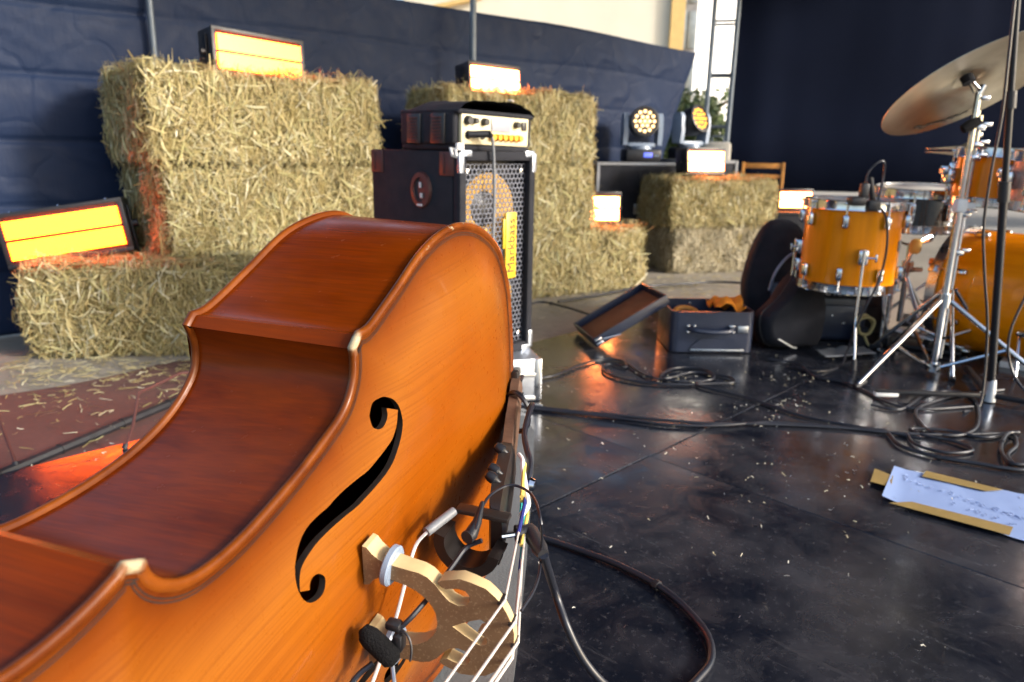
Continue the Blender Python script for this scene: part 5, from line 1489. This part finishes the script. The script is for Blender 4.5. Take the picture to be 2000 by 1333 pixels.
OF = np.array(smooth_chunks(FRONT, NCH))
OB = np.array(smooth_chunks(BACK, NCH))

def normals2(P):
    d = np.roll(P, -1, 0) - np.roll(P, 1, 0)
    n = np.stack([d[:, 1], -d[:, 0]], 1)
    n /= np.linalg.norm(n, axis=1, keepdims=True) + 1e-12
    area = 0.5 * np.sum(P[:, 0] * np.roll(P[:, 1], -1) - np.roll(P[:, 0], -1) * P[:, 1])
    return n if area > 0 else -n        # outward
NF, NB = normals2(OF), normals2(OB)

def dist_poly(Q, P):
    A = P; B = np.roll(P, -1, 0); AB = B - A
    best = np.full(len(Q), 9.0)
    for i in range(0, len(Q), 2000):
        q = Q[i:i + 2000, None, :] - A[None]
        t = np.clip((q * AB).sum(2) / ((AB ** 2).sum(1) + 1e-12), 0, 1)
        best[i:i + 2000] = np.sqrt((((q - t[..., None] * AB) ** 2).sum(2))).min(1)
    return best

def inside(Q, P):
    x, y = Q[:, 0], Q[:, 1]
    c = np.zeros(len(Q), bool)
    j = len(P) - 1
    for i in range(len(P)):
        xi, yi = P[i]; xj, yj = P[j]
        m = ((yi > y) != (yj > y)) & (x < (xj - xi) * (y - yi) / (yj - yi + 1e-15) + xi)
        c ^= m
        j = i
    return c

def arch(d):
    return 0.031 * (1 - np.exp(-(np.maximum(d - 0.0085, 0) / 0.085) ** 2)) - 0.0006 * np.exp(-((d - 0.016) / 0.006) ** 2)

FH = [(0.425, 0.176), (0.417, 0.187), (0.404, 0.188), (0.397, 0.186), (0.388, 0.18), (0.382, 0.171), (0.38, 0.16), (0.381, 0.148), (0.39, 0.133), (0.407, 0.118), (0.424, 0.111), (0.446, 0.107), (0.466, 0.105), (0.479, 0.104), (0.505, 0.105), (0.527, 0.105), (0.544, 0.104), (0.559, 0.101), (0.568, 0.098), (0.574, 0.094), (0.579, 0.087), (0.582, 0.08), (0.571, 0.074), (0.569, 0.078), (0.565, 0.081), (0.558, 0.081), (0.553, 0.078), (0.549, 0.072), (0.551, 0.066), (0.556, 0.061), (0.564, 0.06), (0.574, 0.063), (0.58, 0.069), (0.583, 0.077), (0.583, 0.088), (0.579, 0.099), (0.573, 0.107), (0.563, 0.116), (0.55, 0.122), (0.533, 0.124), (0.517, 0.124), (0.502, 0.126), (0.486, 0.127), (0.466, 0.127), (0.448, 0.127), (0.428, 0.131), (0.411, 0.136), (0.4, 0.141), (0.39, 0.152), (0.384, 0.166), (0.399, 0.174), (0.4, 0.166), (0.405, 0.16), (0.411, 0.157), (0.418, 0.158), (0.424, 0.163), (0.425, 0.17)]
def fhole(sign):
    ch = [FH[0:22], FH[22:50], FH[50:] + FH[:1]]
    out = []
    sh = [Vector((v * sign, u, 0)) for u, v in FH]
    segs = [sh[0:22], sh[22:50], sh[50:] + sh[:1]]
    for k, s in enumerate(segs):
        c = catmull(s, 3)
        out += c[:-1] if k == 2 else c
    return np.array([(p.x, p.y) for p in out])

def bass():
    o = thing('double_bass', 'orange-brown varnished double bass lying on its side in the foreground', 'double bass', matrix=BASS)
    # ---- front plate
    inner = OF - NF * 0.0085
    holes = [fhole(1), fhole(-1)]
    gx, gy = np.meshgrid(np.arange(-0.34, 0.34, 0.0065), np.arange(-0.07, 1.11, 0.0065))
    Q = np.stack([gx.ravel(), gy.ravel()], 1)
    Q += np.random.default_rng(1).uniform(-0.0008, 0.0008, Q.shape)
    Q = Q[inside(Q, inner)]
    keep = dist_poly(Q, inner) > 0.004
    for h in holes:
        keep &= (dist_poly(Q, h) > 0.0032) & ~inside(Q, h)
    Q = Q[keep]
    loops = [inner] + holes
    verts, edges = [], []
    for L in loops:
        b = len(verts)
        verts += [Vector((p[0], p[1])) for p in L]
        edges += [(b + i, b + (i + 1) % len(L)) for i in range(len(L))]
    verts += [Vector((p[0], p[1])) for p in Q]
    r = delaunay_2d_cdt(verts, edges, [], 0, 1e-6)
    V = np.array([(v.x, v.y) for v in r[0]]); F = np.array([f for f in r[2]])
    C = V[F].mean(1)
    ok = inside(C, inner)
    for h in holes:
        ok &= ~inside(C, h)
    F = F[ok]
    dd = dist_poly(V, OF)
    Z = arch(dd)
    me = bpy.data.meshes.new('front_plate')
    me.from_pydata([(V[i, 0], V[i, 1], Z[i]) for i in range(len(V))], [], [tuple(map(int, f)) for f in F])
    at = me.attributes.new('rim', 'FLOAT', 'POINT')
    at.data.foreach_set('value', np.clip((dd - 0.009) / 0.16, 0, 1).astype(np.float32))
    fp = obj('front_plate', me, 'spruce', o, 180)
    # make sure that the face normals look outwards
    bmf = bmesh.new(); bmf.from_mesh(me)
    for f in bmf.faces:
        if f.normal.z < 0:
            f.normal_flip()
    loose_v = [v for v in bmf.verts if not v.link_faces]
    bmesh.ops.delete(bmf, geom=loose_v, context='VERTS')
    bmf.to_mesh(me); bmf.free()
    for h in holes:
        def rim(bm):
            zz = arch(dist_poly(h, OF))
            a = [bm.verts.new((h[i, 0], h[i, 1], zz[i])) for i in range(len(h))]
            b = [bm.verts.new((h[i, 0], h[i, 1], zz[i] - 0.0065)) for i in range(len(h))]
            for i in range(len(h)):
                j = (i + 1) % len(h)
                bm.faces.new((a[i], a[j], b[j], b[i]))
        part('sound_hole_rim', 'f_rim', fp, rim, 40)
    # ---- edge beads, purfling
    def sweep(bm, P, N, prof, close=False):
        n = len(P)
        rings = [[bm.verts.new((P[i][0] + N[i][0] * a, P[i][1] + N[i][1] * a, w)) for a, w in prof] for i in range(n)]
        for i in range(n):
            a, b = rings[i], rings[(i + 1) % n]
            for k in range(len(prof) - (0 if close else 1)):
                k2 = (k + 1) % len(prof)
                bm.faces.new((a[k], b[k], b[k2], a[k2]))
    prof = [(-0.0105, -0.001), (-0.0085, 0.0008), (-0.006, 0.0020), (-0.0035, 0.0022), (-0.0012, 0.0014), (0, -0.0008), (-0.0003, -0.0035), (-0.0016, -0.0054), (-0.011, -0.0060)]
    part('front_edge', 'edge', o, lambda bm: sweep(bm, OF, NF, prof), 60)
    part('back_edge', 'edge', o, lambda bm: sweep(bm, OB, NB, [(a, -0.205 - w) for a, w in prof]), 60)
    def purf(bm):
        for off, wd in ((0.0135, 0.0006), (0.0162, 0.0006)):
            n = len(OF)
            rr = []
            for i in range(n):
                q = []
                for s in (-1, 1):
                    p = OF[i] - NF[i] * (off + s * wd)
                    q.append(p)
                rr.append(q)
            A = np.array(rr).reshape(-1, 2)
            zz = arch(dist_poly(A, OF)) + 0.0004
            vv = [bm.verts.new((A[k, 0], A[k, 1], zz[k])) for k in range(len(A))]
            for i in range(n):
                j = (i + 1) % n
                bm.faces.new((vv[2 * i], vv[2 * i + 1], vv[2 * j + 1], vv[2 * j]))
    part('purfling', 'ebony', fp, purf, None)
    # ---- ribs and back
    def ribs(bm):
        n = len(OF)
        rows = []
        for f in (0, 0.25, 0.5, 0.75, 1):
            pts = (OF - NF * 0.0055) * (1 - f) + (OB - NB * 0.0055) * f
            rows.append([bm.verts.new((p[0], p[1], -0.006 - f * 0.193)) for p in pts])
        for a, b in zip(rows[:-1], rows[1:]):
            for i in range(n):
                bm.faces.new((a[i], a[(i + 1) % n], b[(i + 1) % n], b[i]))
    part('ribs', 'rib', o, ribs, 28)
    def back(bm):
        pts = OB - NB * 0.012
        bm.faces.new([bm.verts.new((p[0], p[1], -0.2045)) for p in pts])
    bk = part('back_plate', 'rib', o, back, None)
    bk.modifiers.new('thickness', 'SOLIDIFY').thickness = 0.006
    # ---- neck, fingerboard, head (behind the frame)
    part('neck', 'rib', o, lambda bm: tube(bm, [(0, 1.07, 0.005), (0, 1.12, 0.018), (0, 1.3, 0.012), (0, 1.52, 0.0)], [0.045, 0.028, 0.024, 0.021], 14))
    part('fingerboard', 'ebony', o, lambda bm: [bm.faces.new(f) for f in (lambda q: [(q[0], q[1], q[2], q[3], q[4]), (q[9], q[8], q[7], q[6], q[5])] + [(q[k], q[5 + k], q[5 + (k + 1) % 5], q[(k + 1) % 5]) for k in range(5)])(
        [bm.verts.new(p) for p in ((-.043, .64, .105), (-.030, .64, .122), (0, .64, .128), (.030, .64, .122), (.043, .64, .105), (-.021, 1.53, .018), (-.015, 1.53, .027), (0, 1.53, .030), (.015, 1.53, .027), (.021, 1.53, .018))])])
    pb = part('pegbox', 'rib', o, lambda bm: rbox(bm, (0, 1.63, -0.012), (0.062, 0.22, 0.055), 0.012))
    part('scroll', 'rib', pb, lambda bm: tube(bm, [(0, 1.74 + 0.045 * math.sin(a) * (1 - a / 14), -0.03 - 0.05 * math.cos(a) * (1 - a / 14)) for a in np.linspace(0, 9, 40)], [0.03 - 0.0004 * k for k in range(40)], 10))
    for k, s in enumerate((-1, 1, -1, 1)):
        part('tuning_peg', 'steel', pb, lambda bm: cyl(bm, (0, 1.56 + 0.04 * k, -0.01), (s * 0.08, 1.56 + 0.04 * k, -0.01), 0.006))
    # ---- bridge
    up = [(0.073, 0.031), (0.072, 0.036), (0.066, 0.041), (0.061, 0.048), (0.058, 0.056), (0.057, 0.066), (0.056, 0.076), (0.055, 0.090), (0.052, 0.099), (0.045, 0.107), (0.035, 0.115), (0.029, 0.121), (0.026, 0.130), (0.028, 0.138), (0.034, 0.142), (0.040, 0.142), (0.045, 0.138), (0.046, 0.131), (0.0445, 0.124), (0.0425, 0.118), (0.045, 0.112), (0.0485, 0.1095), (0.052, 0.114), (0.055, 0.124), (0.058, 0.132), (0.0565, 0.143), (0.053, 0.158), (0.046, 0.167), (0.040, 0.173), (0.029, 0.1795), (0.019, 0.184), (0.007, 0.187)]
    low = [(0.0, 0.1085), (0.010, 0.107), (0.018, 0.1035), (0.026, 0.097), (0.033, 0.087), (0.037, 0.076), (0.0395, 0.063), (0.0405, 0.050), (0.036, 0.042), (0.029, 0.037), (0.027, 0.031)]
    outer = up + [(-x, z) for x, z in up[::-1]] + [(-x, z) for x, z in low[:0:-1]] + low
    heart = [(-0.0005, 0.124), (0.007, 0.136), (0.0125, 0.146), (0.0155, 0.153), (0.0125, 0.159), (0.0075, 0.1605), (0.003, 0.157), (-0.0005, 0.150), (-0.004, 0.157), (-0.0085, 0.1605), (-0.0135, 0.159), (-0.0165, 0.153), (-0.0135, 0.146), (-0.008, 0.136)]
    def bridge_mesh(which):
        vv, ee = [], []
        for L in (outer, heart):
            b = len(vv); vv += [Vector(p) for p in L]; ee += [(b + i, b + (i + 1) % len(L)) for i in range(len(L))]
        r = delaunay_2d_cdt(vv, ee, [], 0, 1e-7)
        V = np.array([(v.x, v.y) for v in r[0]]); F = np.array([f for f in r[2]])
        C = V[F].mean(1); ok = inside(C, np.array(outer)) & ~inside(C, np.array(heart)); F = F[ok]
        th = lambda z: 0.0115 - 0.0068 * max(0, min(1, (z - 0.03) / 0.157))
        yc = 0.486
        bm = bmesh.new()
        if which == 'face':
            for s in (-1, 1):
                q = [bm.verts.new((x, yc + s * th(z), z)) for x, z in V]
                for f in F:
                    bm.faces.new([q[int(i)] for i in f])
        else:
            for L in (outer, heart):
                a = [bm.verts.new((x, yc - th(z), z)) for x, z in L]; b = [bm.verts.new((x, yc + th(z), z)) for x, z in L]
                for i in range(len(L)):
                    j = (i + 1) % len(L)
                    bm.faces.new((a[i], a[j], b[j], b[i]))
        return bm
    br = obj('bridge', bridge_mesh('face'), 'bridge', o, None)
    obj('bridge_edge', bridge_mesh('edge'), 'bridge_pale', br, 35)
    for s in (-1, 1):
        m = Matrix.Translation((s * 0.049, 0.486, 0.0565)) @ Matrix.Rotation(RAD(s * -7), 4, 'Y')
        part('adjuster_wheel', 'blue_plastic', br, lambda bm: lathe(bm, [(0, 0.0042), (0.0185, 0.0042), (0.0205, 0.0025), (0.0205, -0.0025), (0.0185, -0.0042), (0, -0.0042)], 32, m))
    # ---- tailpiece
    def tp(bm):
        st = [(-0.075, 0.016, 0.012, 0.014), (-0.066, 0.022, 0.017, 0.018), (-0.03, 0.024, 0.027, 0.020), (0.05, 0.029, 0.050, 0.020), (0.113, 0.033, 0.067, 0.020), (0.185, 0.036, 0.087, 0.019)]
        rings = []
        for y, hw, zt, t in st:
            rings.append([bm.verts.new((x, y, z)) for x, z in ((-hw, zt - t), (-hw, zt - t * .3), (-hw * .7, zt - 0.002), (0, zt), (hw * .7, zt - 0.002), (hw, zt - t * .3), (hw, zt - t), (0, zt - t))])
        for a, b in zip(rings[:-1], rings[1:]):
            for k in range(8):
                bm.faces.new((a[k], a[(k + 1) % 8], b[(k + 1) % 8], b[k]))
        bm.faces.new(rings[0][::-1]); bm.faces.new(rings[-1])
    t = part('tailpiece', 'rosewood', o, tp, 30)
    part('tail_gut', 'black_rubber', t, lambda bm: [tube(bm, [(s * 0.012, -0.062, 0.006), (s * 0.016, -0.08, 0.012), (s * 0.018, -0.055, 0.016)], 0.0035, 6) for s in (-1, 1)])
    def hold(bm):
        st = [(0.180, 0.030, 0.083, 0.016), (0.19, 0.038, 0.090, 0.022), (0.225, 0.040, 0.099, 0.023), (0.30, 0.043, 0.116, 0.022), (0.335, 0.043, 0.124, 0.020), (0.343, 0.038, 0.124, 0.015)]
        rings = []
        for y, hw, zt, t in st:
            rings.append([bm.verts.new((x, y, z)) for x, z in ((-hw, zt - t), (-hw, zt - t * .3), (-hw * .7, zt - 0.002), (0, zt), (hw * .7, zt - 0.002), (hw, zt - t * .3), (hw, zt - t), (0, zt - t))])
        for a, b in zip(rings[:-1], rings[1:]):
            for k in range(8):
                bm.faces.new((a[k], a[(k + 1) % 8], b[(k + 1) % 8], b[k]))
        bm.faces.new(rings[0][::-1]); bm.faces.new(rings[-1])
    part('string_holder', 'ebony', t, hold)
    part('saddle', 'ebony', o, lambda bm: rbox(bm, (0, -0.058, 0.003), (0.07, 0.012, 0.018), 0.004))
    part('cable_tie', 'cable', t, lambda bm: [tube(bm, [(0.034 * math.cos(a) , 0.022 + 0.014 * math.sin(a + k), 0.036 + 0.024 * math.sin(a)) for a in np.linspace(0, 6.283, 28, endpoint=False)], 0.0028, 6, closed=True) for k in (0, 0.5)])
    part('cord', 'cable', t, lambda bm: tube(bm, catmull([(0.02, 0.045, 0.062), (0.036, 0.06, 0.072), (0.038, 0.10, 0.078), (0.034, 0.15, 0.088), (0.033, 0.185, 0.102), (0.03, 0.22, 0.118), (0.02, 0.26, 0.126)], 5), 0.0042, 8))
    for y, z, x in ((0.215, 0.096, 0.042), (0.272, 0.108, 0.045), (0.292, 0.112, 0.046)):
        part('thumb_screw', 'black_metal', t, lambda bm: lathe(bm, [(0, 0.010), (0.005, 0.008), (0.0070, 0.003), (0.0070, -0.003), (0.004, -0.006), (0.003, -0.012), (0, -0.012)], 16, Matrix.Translation((x, y, z - 0.020)) @ Matrix.Rotation(RAD(150), 4, 'Y')))
    part('thumb_screw', 'chrome', t, lambda bm: lathe(bm, [(0, 0.008), (0.007, 0.006), (0.009, 0.0), (0, -0.002)], 16, Matrix.Translation((0.02, 0.25, 0.128))))
    part('string_hook', 'white_cord', t, lambda bm: tube(bm, catmull([(0.033, 0.205, 0.098), (0.034, 0.218, 0.107), (0.032, 0.235, 0.113), (0.030, 0.25, 0.119), (0.026, 0.285, 0.134), (0.022, 0.30, 0.140), (0.02, 0.32, 0.138)], 4), [0.003] * 6 + [0.0036] * 19, 7))
    # hollow scooped end block below the strings
    def scoop(bm):
        m = 14
        ro, ri = 0.040, 0.027
        for (y0, y1) in ((0.345, 0.378),):
            A = [RAD(100 + 185 * k / m) for k in range(m + 1)]
            q = [[bm.verts.new((0.004 + r * math.cos(a) * 1.0, y, 0.092 + r * math.sin(a))) for a in A] for y in (y0, y1) for r in (ro, ri)]
            for k in range(m):
                bm.faces.new((q[0][k], q[0][k + 1], q[1][k + 1], q[1][k])); bm.faces.new((q[2][k], q[2][k + 1], q[3][k + 1], q[3][k]))
                bm.faces.new((q[0][k], q[0][k + 1], q[2][k + 1], q[2][k])); bm.faces.new((q[1][k], q[1][k + 1], q[3][k + 1], q[3][k]))
            for e in (0, m):
                bm.faces.new((q[0][e], q[1][e], q[3][e], q[2][e]))
    part('end_block', 'ebony', t, scoop, 40)
    part('end_arm', 'ebony', t, lambda bm: [rbox(bm, (0.036, 0.352, 0.103), (0.006, 0.016, 0.064), 0.002)])
    part('end_sleeve', 'grey_plastic', t, lambda bm: cyl(bm, (0.036, 0.36, 0.070), (0.030, 0.40, 0.054), 0.0055, n=12))
    part('white_cord', 'white_cord', t, lambda bm: tube(bm, catmull([(0.031, 0.395, 0.056), (0.024, 0.42, 0.050), (0.0, 0.45, 0.052), (-0.028, 0.475, 0.052), (-0.05, 0.50, 0.05), (-0.075, 0.53, 0.048), (-0.1, 0.6, 0.05)], 5), 0.0021, 7))
    # ---- strings
    cross = [(0.040, 0.1745), (0.0185, 0.1855), (-0.006, 0.1885), (-0.027, 0.1830)]
    for k, (x, z) in enumerate(cross):
        xa = x * 0.62
        s = part('string', 'string_steel', o, lambda bm: [tube(bm, [(xa, 0.305, 0.137 + (0.004 if k == 1 else 0)), (x, 0.486, z + 0.001), (x * 0.42, 1.53, 0.036), (x * 0.3, 1.62, 0.0)], 0.00125 + 0.0002 * k, 7)])
        wrap = ('blue_thread', 'yellow_thread', 'teal_thread', 'blue_thread')[k]
        part('winding', wrap, s, lambda bm: tube(bm, [(xa, 0.252, 0.124), (xa, 0.305, 0.1375 + (0.004 if k == 1 else 0)), (xa + (x - xa) * 0.33, 0.365, 0.137 + (z - 0.136) * 0.33)], 0.0023, 7))
        part('string_notch', 'ebony', br, lambda bm: rbox(bm, (x, 0.486, z - 0.0022), (0.0034, 0.0145, 0.004)))
    for k, (x, m) in enumerate(((0.026, 'yellow_thread'), (0.033, 'yellow_thread'), (0.010, 'teal_thread'))):
        part('silk_wrap', m, t, lambda bm: tube(bm, [(x, 0.225, 0.112), (x * 0.95, 0.262, 0.122), (x * 0.9, 0.295, 0.131)], 0.0026, 7))
    return o
bass()

def bass_mic():
    o = thing('bass_microphone', 'small black foam microphone clamped to the bridge of the double bass', 'microphone', matrix=BASS)
    part('windscreen', 'foam', o, lambda bm: tube(bm, [(-0.006 + 0.004, 0.53, 0.0445), (-0.0045 + 0.004, 0.53, 0.0465), (-0.008 + 0.004, 0.53, 0.053), (-0.018 + 0.004, 0.53, 0.066), (-0.027 + 0.004, 0.53, 0.0765), (-0.030 + 0.004, 0.53, 0.080)], [0.004, 0.0085, 0.0105, 0.0108, 0.0105, 0.006], 16), 60)
    part('clip', 'black_plastic', o, lambda bm: [rbox(bm, (-0.012, 0.517, 0.078), (0.020, 0.014, 0.010), 0.003), rbox(bm, (0.004, 0.515, 0.072), (0.009, 0.012, 0.016), 0.003)])
    part('loop', 'black_rubber', o, lambda bm: tube(bm, [(-0.018 + 0.019 * math.cos(a), 0.524 - 0.006 * math.cos(a), 0.083 + 0.011 * math.sin(a)) for a in np.linspace(-1.9, 1.9, 20)], 0.0013, 6))
    part('stem', 'cable', o, lambda bm: tube(bm, catmull([(0.002, 0.516, 0.078), (0.012, 0.505, 0.088), (0.022, 0.47, 0.098), (0.030, 0.44, 0.104), (0.038, 0.42, 0.110), (0.047, 0.415, 0.125)], 5), 0.0027, 8))
    part('tail_lead', 'cable', o, lambda bm: tube(bm, catmull([(-0.03, 0.535, 0.058), (-0.04, 0.55, 0.046), (-0.06, 0.58, 0.04), (-0.1, 0.66, 0.036)], 4), 0.003, 8))
    part('silver_lead', 'alu', o, lambda bm: tube(bm, [(-0.026, 0.53, 0.076), (-0.04, 0.545, 0.086), (-0.06, 0.57, 0.1)], 0.0022, 7))
    part('connector', 'black_rubber', o, lambda bm: tube(bm, [(0.050, 0.42, 0.110), (0.050, 0.412, 0.112), (0.062, 0.405, 0.116), (0.084, 0.40, 0.120)], [0.0075, 0.0075, 0.005, 0.0022], 12))
    part('thin_lead', 'cable', o, lambda bm: tube(bm, catmull([Vector(p) for p in THIN], 6), 0.0016, 7))
    j = thing('jack_lead', 'black angled jack plug with thick lead hanging beside the bass strings', 'cable', (0, 0, 0))
    a, b, c = [BASS @ Vector(p) for p in JACK[:3]]
    d = (b - a).normalized()
    part('plug_head', 'black_plastic', j, lambda bm: [tube(bm, [a, b], 0.0095, 12), tube(bm, [a - d * 0.003, a + d * 0.004], 0.0105, 12)])
    part('plug_pin', 'chrome', j, lambda bm: tube(bm, [a, a - d * 0.02], 0.0032, 8))
    part('plug_body', 'black_plastic', j, lambda bm: tube(bm, [b - (c - b).normalized() * 0.006, b, b.lerp(c, 0.75), c], [0.0085, 0.0098, 0.0092, 0.0065], 12))
    part('lead', 'cable', j, lambda bm: tube(bm, catmull([c] + [Vector(p) for p in JLEAD], 8), 0.0052, 10))
THIN = [(0.084, 0.40, 0.120)] + [(0.0750, 0.4350, 0.1260), (0.0750, 0.4040, 0.1190), (0.0750, 0.3690, 0.1190), (0.0750, 0.3440, 0.1340), (0.0750, 0.3570, 0.1620), (0.0750, 0.4040, 0.1860)] + [(0.0000, 0.3560, 0.1740), (0.0000, 0.3900, 0.1820), (0.0000, 0.4200, 0.1840), (0.0000, 0.4500, 0.1810)]
JACK = [(0.0100, 0.3410, 0.1420), (0.0100, 0.3330, 0.1540), (0.0100, 0.3680, 0.1800)]
JLEAD = [(0.0560, 0.7950, 0.2480), (0.0720, 0.7750, 0.2090), (0.0940, 0.7650, 0.1690), (0.1250, 0.7650, 0.1320), (0.1760, 0.7900, 0.0780), (0.2460, 0.8500, 0.0180)]
bass_mic()
